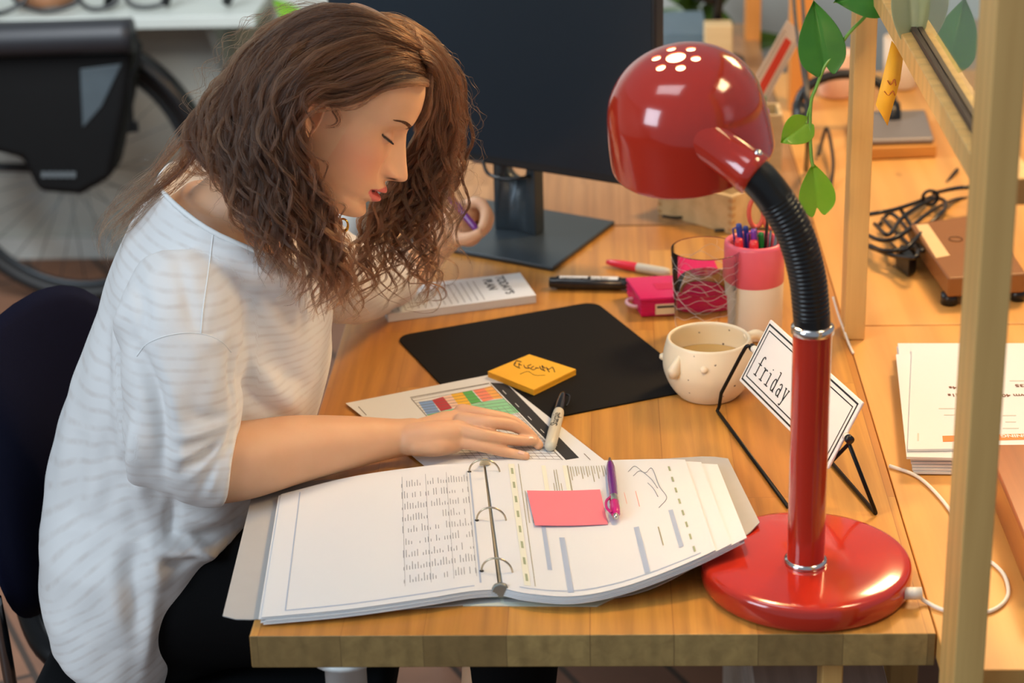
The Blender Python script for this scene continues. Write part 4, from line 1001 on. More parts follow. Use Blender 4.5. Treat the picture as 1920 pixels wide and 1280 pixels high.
c=t.mix(scaled(at_('blush'),.55),c,hx('D98A6E')); c=t.mix(scaled(at_('lid'),.45),c,hx('B98468')); c=t.mix(scaled(at_('lip'),.85),c,hx('C4565A'))
c=t.mix(at_('inner'),c,hx('3A1512')); c=t.mix(scaled(at_('eye'),.9),c,hx('7E7A66')); c=t.mix(scaled(at_('lash'),1.3),c,hx('20130D')); c=t.mix(at_('scalp'),c,hx('3A2414'))
t.l(c,t.b.inputs['Base Color']); t.b.inputs['Roughness'].default_value=.48; t.b.inputs['Subsurface Weight'].default_value=.25; t.b.inputs['Subsurface Radius'].default_value=(1,.35,.2); t.b.inputs['Subsurface Scale'].default_value=.006
n3=t.n('TexNoise'); n3.inputs['Scale'].default_value=500; t.l(tc.outputs['Object'],n3.inputs[0]); bp=t.n('Bump'); bp.inputs['Strength'].default_value=.12; bp.inputs['Distance'].default_value=.0004; t.l(n3.outputs['Fac'],bp.inputs['Height']); t.l(bp.outputs[0],t.b.inputs['Normal'])
skin=t.m
pb.data.materials.append(skin)
tag(pb,'woman with long curly brown hair writing and reading papers at the desk','person')
# lashes, brows, earring
hairdark=mat('lash_dark','1E120C',.5,var=0)
b=MB()
for sd in(-1,1):
    for k in range(26):
        s=-.25+1.22*k/25; y_=.0305+.0150*s; z_=.0180-.0008*s-.0042*(1-s*s); rr2=.0128**2-(y_-.0305)**2-(z_-.0150)**2; x_=.0668+math.sqrt(max(rr2,1e-9))+.0012*(1-s*s)
        x_=max(x_,.0700-.006*max(0,s)); L_=.0038*(.6+.6*(s+1)/2)
        b.tube(smooth_curve([H(x_-.001,sd*y_,z_),H(x_+L_*.55,sd*(y_+.0016*s),z_-.0016),H(x_+L_,sd*(y_+.0034*s+.001),z_-.0014)],3),[.00020]*6+[.00007],n=4)
b.build('eyelashes',hairdark,pb)
browm=mat('brow_brown','5E3A22',.6,var=0)
def nearest_face_x(y_,z_):
    j=np.argmin((hg[...,1]-y_)**2+(hg[...,2]-z_)**2+ (hg[...,0]<0)*1.0); return hg.reshape(-1,3)[j,0]
b=MB()
for sd in(-1,1):
    for k in range(230):
        s=random.random(); y_=.0125+.037*s; z_=.0335+.0085*math.sin(PI*min(1,s*.92)*.62)-.004*max(0,s-.75)*4*.5+random.uniform(-1,1)*.0026*(1-s*.6)
        x_=nearest_face_x(y_,z_)+.0002; y2=y_+.0052; z2=z_+.0022*(1-1.7*s); x2=nearest_face_x(y2,z2)+.0005
        b.tube([H(x_,sd*y_,z_),H(x2,sd*y2,z2)],[.00020,.00008],n=4)
b.build('eyebrows',browm,pb)
gold=mat('gold','E0A840',.2,metal=1,var=.02)
b=MB(); eo=AT(643,416,.43); P_=[eo+np.array([.0055*math.cos(a),.001,.0075*math.sin(a)-.004]) for a in np.linspace(0,2*PI,24,endpoint=False)]; b.tube(P_,[.0013+.0008*max(0,-math.sin(a)) for a in np.linspace(0,2*PI,24,endpoint=False)],n=8,closed=True); b.build('earring',gold,pb)
# fingernails
nailm=mat('nail','EBBFA8',.22,coat=.4,var=.02)
def nail_on(tip,prev,r):
    d=tip-prev; d/=np.linalg.norm(d); up=np.array([0,0,1.]); up-=d*(up@d); up/=np.linalg.norm(up); sd=np.cross(d,up)
    Q=np.array([[tip-d*(.0095-.0100*i/6)+ (sd*math.sin(a)+up*math.cos(a))*(r*1.03*(1-.25*(i/6)**3)) for a in np.linspace(-.85,.85,9)] for i in range(7)])
    b=MB(); b.grid(Q); return b.build('fingernail',nailm,pb,solid=.0004)
for P_,r_ in fingers_r:
    q=onz_list(P_); nail_on(q[-1],q[-2],r_[-1])
# purple pen in the left hand
p0=A5(862,392,1.03); p1=A5(904,443,1.0)
pen('ballpoint_pen',p1+(p1-p0)*.02,p0-(p1-p0)*1.2,[('tip',silver,[(0,0),(.0012,.01),(.0028,.09),(.0034,.12)]),('barrel',purple,[(.0040,.12),(.0050,.16),(.0054,.5),(.0050,.95),(.003,1),(0,1)])],None,
 'purple pen held in her left hand','pen')

# ------------------------------------------------------------ shirt
sh=MB()
SY=.47
def sring(xb,xf,z,hw,tx=0,cy=SY,p=2.3,ty=0): return ring((xb+xf)/2,cy+.012,z,(xf-xb)/2,hw*(.90 if z>-.06 else .97),tx,96,p,ty)
neckpts=[(.030,.470,.232),(.012,.400,.262),(-.020,.355,.290),(-.073,.350,.318),(-.118,.385,.337),(-.148,.440,.343),(-.158,.500,.340),(-.150,.560,.335),(-.110,.600,.318),(-.060,.600,.290),(-.005,.575,.262),(.022,.530,.242)]
def ringfrom(pts,n=96):
    P=np.array(pts+pts[:1]); c=P[:-1].mean(0); ang=np.unwrap(np.arctan2(P[:-1,1]-c[1],P[:-1,0]-c[0])); o=[]
    # angle 0 = +x, same winding as ring()
    A=np.arctan2(P[:-1,1]-c[1],P[:-1,0]-c[0])%(2*PI); od=np.argsort(A); A=A[od]; Q=P[:-1][od]; A=np.r_[A-2*PI,A,A+2*PI]; Q=np.vstack([Q,Q,Q])
    for k in range(n):
        a=2*PI*k/n; i=np.searchsorted(A,a); f=(a-A[i-1])/(A[i]-A[i-1]); p_=[Q[i-2],Q[i-1],Q[i],Q[i+1]]
        o.append(tuple(.5*((2*p_[1])+(p_[2]-p_[0])*f+(2*p_[0]-5*p_[1]+4*p_[2]-p_[3])*f*f+(-p_[0]+3*p_[1]-3*p_[2]+p_[3])*f**3)))
    return o
nr=ringfrom(neckpts); cN_=np.mean(np.array(nr),0)
def scl(r,f,dz): return [tuple(cN_+(np.array(q)-cN_)*f+np.array([0,0,dz])) for q in r]
rings_=[sring(-.300,-.158,-.262,.205,-.30,cy=.462),sring(-.333,-.140,-.225,.215,-.15,cy=.462),sring(-.345,-.118,-.170,.212,-.05,cy=.465),sring(-.342,-.076,-.100,.205),sring(-.330,-.022,-.030,.188),sring(-.308,.012,.035,.186),sring(-.282,.030,.100,.184),sring(-.256,.036,.155,.182),sring(-.236,.036,.195,.180,-.05),
 sring(-.218,.034,.232,.172,-.12),sring(-.198,.036,.262,.155,-.22),scl(nr,1.10,-.016),scl(nr,1.02,-.001),scl(nr,.985,.0012),scl(nr,.955,-.004),scl(nr,.94,-.020)]
loft(sh,rings_)
def sleeve(pts,rs,inner=.014,n=40,k=8,flat=1.0,up=None):
    q=smooth_curve([tuple(p)+(r,) for p,r in zip(pts,rs)],k); P=[a[:3] for a in q]; R_=[a[3] for a in q]
    d=P[-1]-P[-2]; d/=np.linalg.norm(d); P+= [P[-1]+d*.0005,P[-1]+d*.0002-d*.001,P[-1]-d*inner,P[-1]-d*inner*1.2]; R_+=[R_[-1]-.0012,R_[-1]-.0032,R_[-1]-.005,.002]
    sh.tube(P,R_,n=n,flat=flat,up=up)
cuffc=(AT(442,788,.300)+AT(411,938,.295))/2
sleeve([(-.112,.372,.255),(-.112,.332,.225),(-.112,.308,.17),(-.114,.297,.12),(-.120,.291,.092),(-.104,.292,.068),tuple(cuffc+np.array([.004,0,.000]))],[.060,.069,.070,.067,.063,.0590,.0540],n=48)
sleeve([(-.07,.56,.255),(-.055,.625,.215),(-.02,.70,.15),(.02,.79,.09),(.045,.86,.066),(.070,.905,.060)],[.060,.070,.066,.058,.050,.044])
shirt=sh.build('shirt',None,pb)
remesh(shirt,.0032,0)
lap(shirt,np.ones(len(shirt.data.vertices)),6)
P=co(shirt).astype(float)
# keep neckline and cuffs crisp is not needed; folds and drape
me=shirt.data; N=np.empty(len(me.vertices)*3,dtype=np.float32); me.vertices.foreach_get('normal',N); N=N.reshape(-1,3)
def seg_dist(P,a,b_):
    a=np.array(a,float);b_=np.array(b_,float); ab=b_-a; t_=np.clip(((P-a)@ab)/(ab@ab),0,1); return np.linalg.norm(P-(a+t_[:,None]*ab),axis=1),t_
disp=np.zeros(len(P))
from mathutils.bvhtree import BVHTree
def bvh_of(o):
    me=o.data; vs=[tuple(v.co) for v in me.vertices]; W=wm(o); vs=[W@Vector(v) for v in vs]; return BVHTree.FromPolygons(vs,[tuple(p.vertices) for p in me.polygons])
def hit(x,y,off=.0006,bv=None):
    d=ray(x,y); r=(bv or sb).ray_cast(Vector(CC),Vector(d)); 
    return None if r[0] is None else np.array(r[0])-d*off
sb=bvh_of(shirt)
def fold(p,q,h,w,bend=0.0):
    global disp
    p=np.array(p,float);q=np.array(q,float);n_=np.array([-(q-p)[1],(q-p)[0]])
    L=[(hit(*(p+(q-p)*t_+n_*bend*math.sin(PI*t_)),0),t_) for t_ in np.linspace(0,1,9)]
    L=[(a,t_) for a,t_ in L if a is not None]
    best=np.full(len(P),9.0); tt=np.zeros(len(P))
    for (a,t0),(b_,t1) in zip(L[:-1],L[1:]):
        if np.linalg.norm(a-b_)>.08: continue
        d,t_=seg_dist(P,a,b_); m_=d<best; best=np.where(m_,d,best); tt=np.where(m_,t0+(t1-t0)*t_,tt)
    disp+=1.9*h*np.exp(-.5*(best/max(w,.0045))**2)*np.sin(np.clip(tt,.03,.97)*PI)**.6
def fold_old(a,b_,h,w):
    global disp
    d,t_=seg_dist(P,a,b_); disp+=1.9*h*np.exp(-.5*(d/w)**2)*np.sin(np.clip(t_,.02,.98)*PI)**.5
NY=.285
def S3(x,y,Y=NY): return AT(x,y,Y)
# vertical drape behind the arm, stretch lines at the elbow, gathered cloth over the lap
for (p,q,h,w,bd) in [
 # sleeve head and back-of-arm drape
 ((330,470),(372,640),-.002,.006,0),((262,640),(250,520),-.003,.007,.1),((250,640),(305,905),-.008,.0075,-.08),((290,660),(325,900),.003,.012,-.08),
 ((232,560),(225,870),.006,.013,.03),((205,600),(205,980),-.005,.012,0),((262,760),(268,1010),.007,.011,.03),((235,880),(300,1060),-.006,.010,.05),((150,800),(130,1000),-.004,.016,0),
 # gathers running from the inner elbow across the sleeve
 ((436,782),(330,815),.0030,.0045,-.10),((436,786),(322,860),.0032,.0050,-.08),((437,790),(340,905),.0030,.0050,-.06),((436,792),(372,930),-.0026,.0040,-.03),((425,800),(392,930),.0026,.0035,0),((434,780),(350,770),-.0022,.005,-.1),((436,786),(340,838),-.0026,.0035,-.09),((437,789),(330,885),-.0026,.0035,-.07),
 ((380,640),(432,618),.0022,.006,.2),((436,640),(438,770),-.0045,.006,0),
 # cloth heaped on the lap under the arm
 ((325,935),(318,1010),-.006,.006,0),((330,965),(445,965),.005,.008,.05),((300,1000),(440,985),-.006,.006,.1),((290,1025),(425,1015),.007,.008,.12),((300,1050),(370,1040),-.006,.005,.15),((345,1000),(400,1050),.004,.006,0),((270,1000),(292,1110),.007,.009,-.1),((250,1010),(262,1190),-.006,.010,.05),((285,1110),(268,1260),.005,.008,0),((215,1040),(235,1220),.004,.014,0),
 # front of the chest
 ((455,640),(560,770),.004,.009,.08),((450,710),(545,785),-.004,.007,.08),((480,560),(592,650),.003,.009,.1),((500,640),(590,730),-.003,.008,.1),((460,600),(450,780),-.004,.007,0)]:
    fold(p,q,h,w,bd)
disp+=.0009*np.sin(P[:,0]*55+P[:,2]*40+3*np.sin(P[:,1]*22))+.0006*np.sin(P[:,0]*120-P[:,2]*95+2*np.sin(P[:,1]*50))
P+=N*disp[:,None]; setco(shirt,P)
lap(shirt,np.ones(len(P)),1)
# stripe coordinate: along the arm on the sleeve, slanted on the trunk
P=co(shirt).astype(float)
da,ta=seg_dist(P,(-.112,.32,.22),(-.116,.30,.07)); dt=np.abs(P[:,1]-SY)
slv=np.clip((.095-da)/.02,0,1)*(P[:,1]<.345)
trunk=P[:,2]*1.0-.62*(P[:,0]+.1)*np.clip((.12-P[:,0]*0-P[:,2])/.25,-.35,1)
slc=P[:,2]*1.0+.10*P[:,0]
attr(shirt,'stripe',np.where(slv>.5,slc,trunk))
t=NT('shirt_cloth'); a=t.n('Attribute'); a.attribute_name='stripe'
tc=t.n('TexCoord'); nz=t.n('TexNoise'); nz.inputs['Scale'].default_value=18; t.l(tc.outputs['Object'],nz.inputs[0])
m1=t.n('Math',operation='MULTIPLY_ADD'); t.l(nz.outputs['Fac'],m1.inputs[0]); m1.inputs[1].default_value=.0055; t.l(a.outputs['Fac'],m1.inputs[2])
m2=t.n('Math',operation='MULTIPLY'); t.l(m1.outputs[0],m2.inputs[0]); m2.inputs[1].default_value=2*PI/.0130
m3=t.n('Math',operation='SINE'); t.l(m2.outputs[0],m3.inputs[0])
n2=t.n('TexNoise'); n2.inputs['Scale'].default_value=45; n2.inputs['Detail'].default_value=3; t.l(tc.outputs['Object'],n2.inputs[0])
f=t.ramp(m3.outputs[0],[(.15,(0,0,0)),(1.0,(.85,.85,.85))]); fr_=t.ramp(n2.outputs['Fac'],[(.35,(.15,.15,.15)),(.65,(1,1,1))]); ff_=t.mix(1.0,f,fr_,'MULTIPLY')
t.l(t.mix(ff_,hx('EFF0EF'),hx('DFDBD7')),t.b.inputs['Base Color']); t.b.inputs['Roughness'].default_value=.8; t.b.inputs['Sheen Weight'].default_value=.25
n4=t.n('TexNoise'); n4.inputs['Scale'].default_value=900; t.l(tc.outputs['Object'],n4.inputs[0])
bp=t.n('Bump'); bp.inputs['Strength'].default_value=.25; bp.inputs['Distance'].default_value=.0005; bp.invert=True; t.l(ff_,bp.inputs['Height']); bp2=t.n('Bump'); bp2.inputs['Strength'].default_value=.15; bp2.inputs['Distance'].default_value=.0005; t.l(n4.outputs['Fac'],bp2.inputs['Height']); t.l(bp.outputs[0],bp2.inputs['Normal']); t.l(bp2.outputs[0],t.b.inputs['Normal'])
tr=t.n('BsdfTranslucent'); tr.inputs[0].default_value=(*hx('E8E4E0'),1); mx=t.n('MixShader'); mx.inputs[0].default_value=.12
out=[q for q in t.t.nodes if q.type=='OUTPUT_MATERIAL'][0]; t.l(t.b.outputs[0],mx.inputs[1]); t.l(tr.outputs[0],mx.inputs[2]); t.l(mx.outputs[0],out.inputs[0])
shirt.data.materials.append(t.m)
# seams and hem
seam=mat('seam_thread','E9ECEB',.8,var=.02)
b=MB()
sb=bvh_of(shirt)
def seamline(pxs,r,name):
    P_=[hit(x,y,r*.3) for x,y in smooth_curve(pxs,6)]; P_=[q for q in P_ if q is not None]
    if len(P_)>3: b=MB(); b.tube(P_,r,n=6); b.build(name,seam,shirt)
seamline([(401,424),(396,470),(388,530),(381,580),(377,625)],.0008,'shoulder_seam')
seamline([(256,668),(275,645),(310,630),(350,624),(385,627),(415,640),(434,660)],.0006,'sleeve_seam')
P_=[np.array(q) for q in scl(nr,1.004,.0003)]
b=MB(); b.tube(P_[::2],.0030,n=8,closed=True,flat=1.0); b.build('neckband',seam,shirt)

# ------------------------------------------------------------ trousers
tr_=MB(); 
for y0,y1 in((.385,.345),(.565,.60)):
    limb(tr_,[(-.215,y0,-.175),(-.10,y0,-.165),(.02,(y0+y1)/2,-.150),(.16,y1,-.142),(.242,y1,-.160),(.244,y1,-.30),(.21,y1,-.52),(.19,y1,-.66)],[.092,.093,.086,.070,.062,.056,.048,.044],n=36)
loft(tr_,[ring(-.19,.475,-.255,.12,.165),ring(-.20,.475,-.17,.128,.172),ring(-.19,.475,-.08,.105,.150),ring(-.18,.475,-.03,.098,.138)])
trou=tr_.build('trousers',None,pb); remesh(trou,.007,4); trou.data.materials.append(mat('black_denim','060607',.85,var=.2,vs=200,bump=.2,bs=600,spec=.15))

# ============================================================ hair
rng=np.random.default_rng(11)
def strand_curves(name,strands,radii,m,parent):
    hc=bpy.data.hair_curves.new(name); hc.add_curves([len(s) for s in strands])
    W=np.array(wm(parent).inverted()) if parent is not None else np.eye(4)
    pts=np.concatenate(strands); pts=pts@W[:3,:3].T+W[:3,3]
    hc.points.foreach_set('position',pts.astype(np.float32).ravel())
    r=np.concatenate(radii).astype(np.float32)
    if 'radius' not in hc.attributes: hc.attributes.new('radius','FLOAT','POINT')
    hc.attributes['radius'].data.foreach_set('value',r)
    a_=hc.attributes.new('shade','FLOAT','CURVE'); a_.data.foreach_set('value',np.array(shades,dtype=np.float32)[:len(strands)])
    o=bpy.data.objects.new(name,hc); COL.objects.link(o); o.parent=parent; hc.materials.append(m); return o
def hairmat(name,c1,c2):
    t=NT(name); out=[q for q in t.t.nodes if q.type=='OUTPUT_MATERIAL'][0]; h=t.n('BsdfHairPrincipled'); h.parametrization='COLOR'
    hi=t.n('HairInfo'); sa_=t.n('Attribute'); sa_.attribute_name='shade'; mm=t.n('Math',operation='MULTIPLY_ADD'); t.l(hi.outputs['Random'],mm.inputs[0]); mm.inputs[1].default_value=.35; m5=t.n('Math',operation='MULTIPLY'); t.l(sa_.outputs['Fac'],m5.inputs[0]); m5.inputs[1].default_value=.65; t.l(m5.outputs[0],mm.inputs[2]); t.l(t.mix(mm.outputs[0],c1,c2),h.inputs['Color']); h.inputs['Roughness'].default_value=.32; h.inputs['Radial Roughness'].default_value=.45
    t.l(h.outputs[0],out.inputs[0]); return t.m
hm=hairmat('hair_brown',hx('1A0F09'),hx('5E3B25'))
# guide curves: (px, py, depth y) run from root to tip
def arr(pts,n=26):
    q=smooth_curve(pts,6); q=np.array(q); d=np.r_[0,np.cumsum(np.linalg.norm(np.diff(q[:,:2],axis=0),axis=1))]; s=np.linspace(0,d[-1],n); return np.stack([np.interp(s,d,q[:,i]) for i in range(3)],1)
NEAR=[
 [(810,152,.425),(778,146,.402),(735,152,.385),(690,168,.375),(648,186,.368),(612,182,.364),(580,178,.358),(558,205,.352),(566,262,.352),(590,330,.356),(618,405,.362),(642,465,.368),(652,525,.372),(640,590,.375)],
 [(806,135,.43),(768,126,.405),(722,134,.385),(672,152,.373),(630,168,.366),(592,166,.360),(556,186,.352),(545,225,.348),(556,290,.348),(582,355,.352),(610,425,.358),(632,485,.362),(640,545,.366),(620,600,.37)],
 [(795,100,.45),(740,95,.41),(680,112,.385),(622,138,.366),(574,160,.356),(536,212,.350),(540,295,.348),(578,380,.352),(604,460,.352),(618,530,.352),(598,600,.352)],
 [(760,70,.46),(700,72,.42),(640,88,.392),(585,120,.368),(540,162,.356),(512,225,.350),(528,310,.345),(552,400,.340),(578,480,.338),(588,540,.338),(560,600,.34)],
 [(715,48,.47),(650,52,.43),(590,72,.40),(540,110,.378),(505,165,.366),(488,235,.356),(494,310,.345),(520,400,.335),(545,470,.330),(556,530,.330),(540,570,.332)],
 [(680,30,.47),(610,34,.445),(555,55,.42),(508,98,.400),(470,158,.388),(450,225,.375),(455,300,.360),(476,370,.345),(500,440,.333),(514,500,.328),(520,545,.330)],
 [(660,20,.47),(590,26,.455),(535,48,.44),(486,92,.425),(446,148,.410),(418,205,.395),(412,265,.38),(430,330,.362),(455,395,.345),(478,450,.335),(496,500,.330)],
 [(640,14,.47),(575,28,.47),(520,56,.46),(470,98,.45),(430,150,.44),(394,198,.43),(378,240,.42),(390,288,.405),(430,332,.385),(466,378,.365),(492,430,.35)],
 [(625,14,.48),(565,34,.49),(512,66,.485),(462,106,.475),(420,156,.465),(384,202,.455),(352,240,.445),(338,272,.44),(352,296,.435),(388,314,.43),(426,332,.42)],
]
BACK=[[(480,100,.47),(430,160,.46),(392,215,.45),(350,262,.44),(320,300,.435),(290,335,.43),(255,365,.425),(228,395,.42),(205,425,.415),(194,455,.41),(200,490,.408)],
 [(500,120,.46),(450,180,.45),(410,240,.44),(375,290,.43),(345,325,.425),(312,350,.42),(275,378,.415),(245,405,.412),(222,432,.41),(212,462,.408),(215,485,.406)]]
FAR=[
 [(690,20,.47),(745,32,.50),(795,62,.52),(835,108,.54),(862,165,.555),(872,230,.565),(868,300,.57),(862,370,.575),(858,430,.58),(866,490,.58),(850,540,.58)],
 [(720,34,.46),(770,55,.485),(812,88,.505),(842,130,.525),(858,190,.54),(858,260,.55),(848,330,.56),(836,400,.565),(828,460,.57),(846,520,.57),(800,548,.57)],
 [(760,62,.45),(795,85,.47),(822,115,.49),(836,165,.51),(838,230,.52),(826,300,.53),(812,370,.535),(802,430,.54),(800,490,.54),(818,545,.54),(790,590,.54)],
 [(800,100,.44),(820,128,.46),(828,170,.49),(822,230,.51),(808,290,.52),(790,350,.53),(772,410,.53),(762,470,.53),(775,520,.53),(752,560,.53)],
 [(815,120,.445),(822,160,.48),(812,225,.51),(790,290,.525),(768,350,.53),(745,410,.53),(728,470,.525),(716,530,.52),(722,585,.52)],
 [(812,150,.47),(806,220,.52),(780,290,.53),(752,350,.53),(722,400,.52),(700,450,.51),(690,510,.50),(676,560,.50),(668,600,.50)],
 [(800,200,.52),(770,290,.53),(735,350,.52),(700,400,.505),(678,440,.49),(664,490,.48),(660,550,.475),(650,600,.47)],
]
CROWN=[ [(812,118,.44),(800,100,.445),(780,84,.45),(740,60,.46),(700,36,.465),(650,18,.47),(600,22,.475),(550,50,.475)],
 [(818,125,.45),(806,100,.46),(780,76,.47),(740,50,.48),(700,28,.485),(650,14,.49),(600,20,.49),(550,46,.49)]]
NEAR_=NEAR
strands=[];radii=[];shades=[]
headbv=bvh_of(pb)
def pushout(P,off=.003):
    """keep strands outside an ellipsoid slightly larger than the skull"""
    q=toH(P); c=np.array([-.006,0,.018]); r=np.array([.098,.0775,.108]); e=(q-c)/r; d=np.linalg.norm(e,axis=1); k=np.where((d<1)&(d>1e-6),1/np.maximum(d,.3),1.0); q=c+e*k[:,None]*r; return HO+q@HM
def AE(x,y,infl=.008):
    d=ray(x,y); c=np.array([-.006,0,.018]); r=np.array([.098,.0775,.108])+infl; o=(toH(CC)-c)/r; v=(HM@d)/r
    a=v@v; b_=o@v; dd=b_*b_-a*(o@o-1)
    t_=(-b_-math.sqrt(dd))/a if dd>0 else -b_/a
    q=o+v*t_; 
    if dd<=0: q=q/np.linalg.norm(q)
    return HO+(c+q*r)@HM
def sheet_hair(G_,nlock,nstr,lockr,curl,npt=64,seed=0,radius=.00021,flare=1.0,lenv=(.78,1.06),depthj=.008,frizz=.0011,wl=(.030,.050),onhead=None):
    rg=np.random.default_rng(seed); A=np.array([arr([tuple(v)+(0,) if len(v)==2 else v for v in g_],npt) for g_ in G_]); W3=np.array([[AT(x,y,Y) if onhead is None else AE(x,y,onhead) for x,y,Y in a] for a in A]); m=len(A)
    for L_ in range(nlock):
        f=rg.uniform(0,m-1); i=min(int(f),m-2); w_=f-i; w_=w_*w_*(3-2*w_)*.3+w_*.7; base=W3[i]*(1-w_)+W3[i+1]*w_
        seglen=np.r_[0,np.cumsum(np.linalg.norm(np.diff(base,axis=0),axis=1))]; tot=seglen[-1]
        lf=rg.uniform(*lenv); s=np.linspace(0,min(tot*lf,tot),npt); base=np.stack([np.interp(s,seglen,base[:,c]) for c in range(3)],1)
        if lf>1: base[-1]+= (base[-1]-base[-2])*(lf-1)*npt*.5
        u=s/max(tot,1e-6)
        T=np.gradient(base,axis=0); T/=np.linalg.norm(T,axis=1)[:,None]+1e-9; v_=np.array(Fv); N1=np.cross(T,v_); N1/=np.linalg.norm(N1,axis=1)[:,None]+1e-9; N2=np.cross(T,N1)
        amp=curl*(np.clip((u-.12)/.75,0,1)**1.25)*rg.uniform(.45,1.35); k=2*PI/rg.uniform(*wl); ph=rg.uniform(0,2*PI); sg=rg.choice([-1,1])
        wob=rg.uniform(-1,1,3)*depthj
        base=base+wob*np.clip(u*3,0,1)[:,None]
        phase=k*s*(1-.12*u)+ph
        lock=base+N1*(amp*np.cos(phase))[:,None]+N2*(sg*amp*.8*np.sin(phase))[:,None]
        rad=lockr*rg.uniform(.5,1.3)*(1-.62*u**1.5)*(.55+.45*np.clip(u*4,0,1))*flare
        lshade=rg.uniform(0,1)**1.5
        for q in range(nstr):
            st0=int(rg.uniform(0,1)**2*9); a=rg.uniform(0,2*PI); rr=math.sqrt(rg.random()); e=rg.uniform(.88,1.0); n_=max(12,int(npt*e))
            fz=frizz*rg.uniform(.2,1.6); k2=2*PI/rg.uniform(.012,.03); p2=rg.uniform(0,6.28,2)
            tw=a+2.2*u
            st=lock+N1*(rad*rr*np.cos(tw))[:,None]+N2*(rad*rr*np.sin(tw))[:,None]+N1*(fz*u*np.sin(k2*s+p2[0]))[:,None]+N2*(fz*u*np.cos(k2*s+p2[1]))[:,None]
            st=pushout(st); hc_=H(-.006,0,.018); dv=hc_-st; dv/=np.linalg.norm(dv,axis=1)[:,None]; st=(st+dv*(.007*np.exp(-(np.arange(npt)-st0)/1.6))[:,None])[st0:max(n_,st0+8)]; n_=len(st)
            shades.append(lshade); strands.append(st); radii.append(radius*rg.uniform(.7,1.3)*(1-.75*np.linspace(0,1,n_)**4))
for gi,g_ in enumerate(NEAR):
    for k_,(x_,y_,Y_) in enumerate(g_):
        if x_>600 and y_<200: g_[k_]=(x_,y_,float(AE(x_,y_,.004+.0012*gi)[1]))
sheet_hair(NEAR,215,30,.0058,.0095,seed=1,wl=(.055,.090),frizz=.0006)
sheet_hair(NEAR,80,12,.0035,.0100,seed=2,depthj=.014,frizz=.0012,wl=(.045,.075))
sheet_hair(FAR,96,28,.0050,.0110,seed=3,lenv=(.60,1.04),wl=(.050,.080),frizz=.0006)
sheet_hair(FAR[2:],34,20,.0034,.0150,seed=4,lenv=(.9,1.12),wl=(.048,.072),frizz=.0006)
sheet_hair(BACK,20,11,.0060,.0035,seed=5,lenv=(.80,1.05),depthj=.012,wl=(.06,.10),frizz=.0008)
HT=[[(818,126),(790,94),(750,74),(700,63),(650,66),(600,84),(560,115),(530,150),(505,190)],[(802,100),(770,73),(725,53),(675,44),(625,50),(575,72),(535,104),(500,145),(478,190)],
 [(784,80),(745,54),(700,36),(650,28),(600,34),(550,56),(510,90),(478,130),(455,175)],[(752,56),(710,34),(665,20),(620,16),(575,28),(530,52),(490,86),(458,126),(435,170)]]
sheet_hair(HT,150,24,.0050,.0022,seed=19,lenv=(.8,1.0),depthj=.003,onhead=.010,wl=(.05,.08))
HF=[[(814,152),(786,138),(745,135),(700,146),(655,164),(620,181),(590,190)],[(817,140),(790,116),(745,104),(700,104),(650,122),(605,148),(572,170)],HT[0][:7]+[(545,160)]]
sheet_hair(HF,90,22,.0042,.0018,seed=29,lenv=(.8,1.0),depthj=.002,onhead=.0065,wl=(.05,.08))
HR=[[(700,30),(750,40),(795,66),(832,108),(856,160),(866,220),(868,280)],[(740,54),(780,66),(812,92),(836,132),(850,180),(856,235),(856,290)],[(776,76),(804,92),(822,118),(834,155),(840,200),(842,245),(840,290)],[(800,100),(816,116),(826,140),(832,172),(834,210),(832,250),(828,290)]]
sheet_hair(HR,80,24,.0050,.0030,seed=20,lenv=(.8,1.0),depthj=.003,onhead=.008,wl=(.05,.08))
TOP=[[(700,16,.50),(690,26,.485),(672,40,.47),(640,62,.445),(600,90,.42),(560,125,.40)],[(815,112,.47),(800,108,.455),(770,104,.44),(720,108,.415),(665,125,.395),(610,150,.38)]]
sheet_hair(TOP,70,22,.0050,.0015,seed=9,lenv=(.9,1.0),depthj=.002)
sheet_hair([NEAR[0][:7],[(811,160,.425),(780,158,.402),(740,163,.386),(700,177,.377),(660,194,.371),(622,200,.367),(600,188,.364)]],40,14,.0034,.0010,seed=10,lenv=(.85,1.0),depthj=.001,frizz=.0006)
SIDE=[[(628,165,.369),(626,185,.3685),(632,205,.3685),(640,222,.369),(634,236,.369),(618,240,.369),(604,238,.368)],[(618,170,.366),(617,190,.366),(622,210,.367),(630,226,.368),(622,234,.368),(608,234,.367),(600,231,.366)]]
sheet_hair(SIDE,9,5,.0020,.0006,seed=21,radius=.00012,depthj=.0008,frizz=.0008)
# loose flyaways around the outline
sheet_hair(NEAR[4:],26,3,.012,.014,seed=7,radius=.00016,depthj=.024,frizz=.004,lenv=(.5,1.0))
sheet_hair(FAR[:3],22,3,.010,.014,seed=8,radius=.00016,depthj=.020,frizz=.004,lenv=(.4,1.0))
hair=strand_curves('hair',strands,radii,hm,pb)

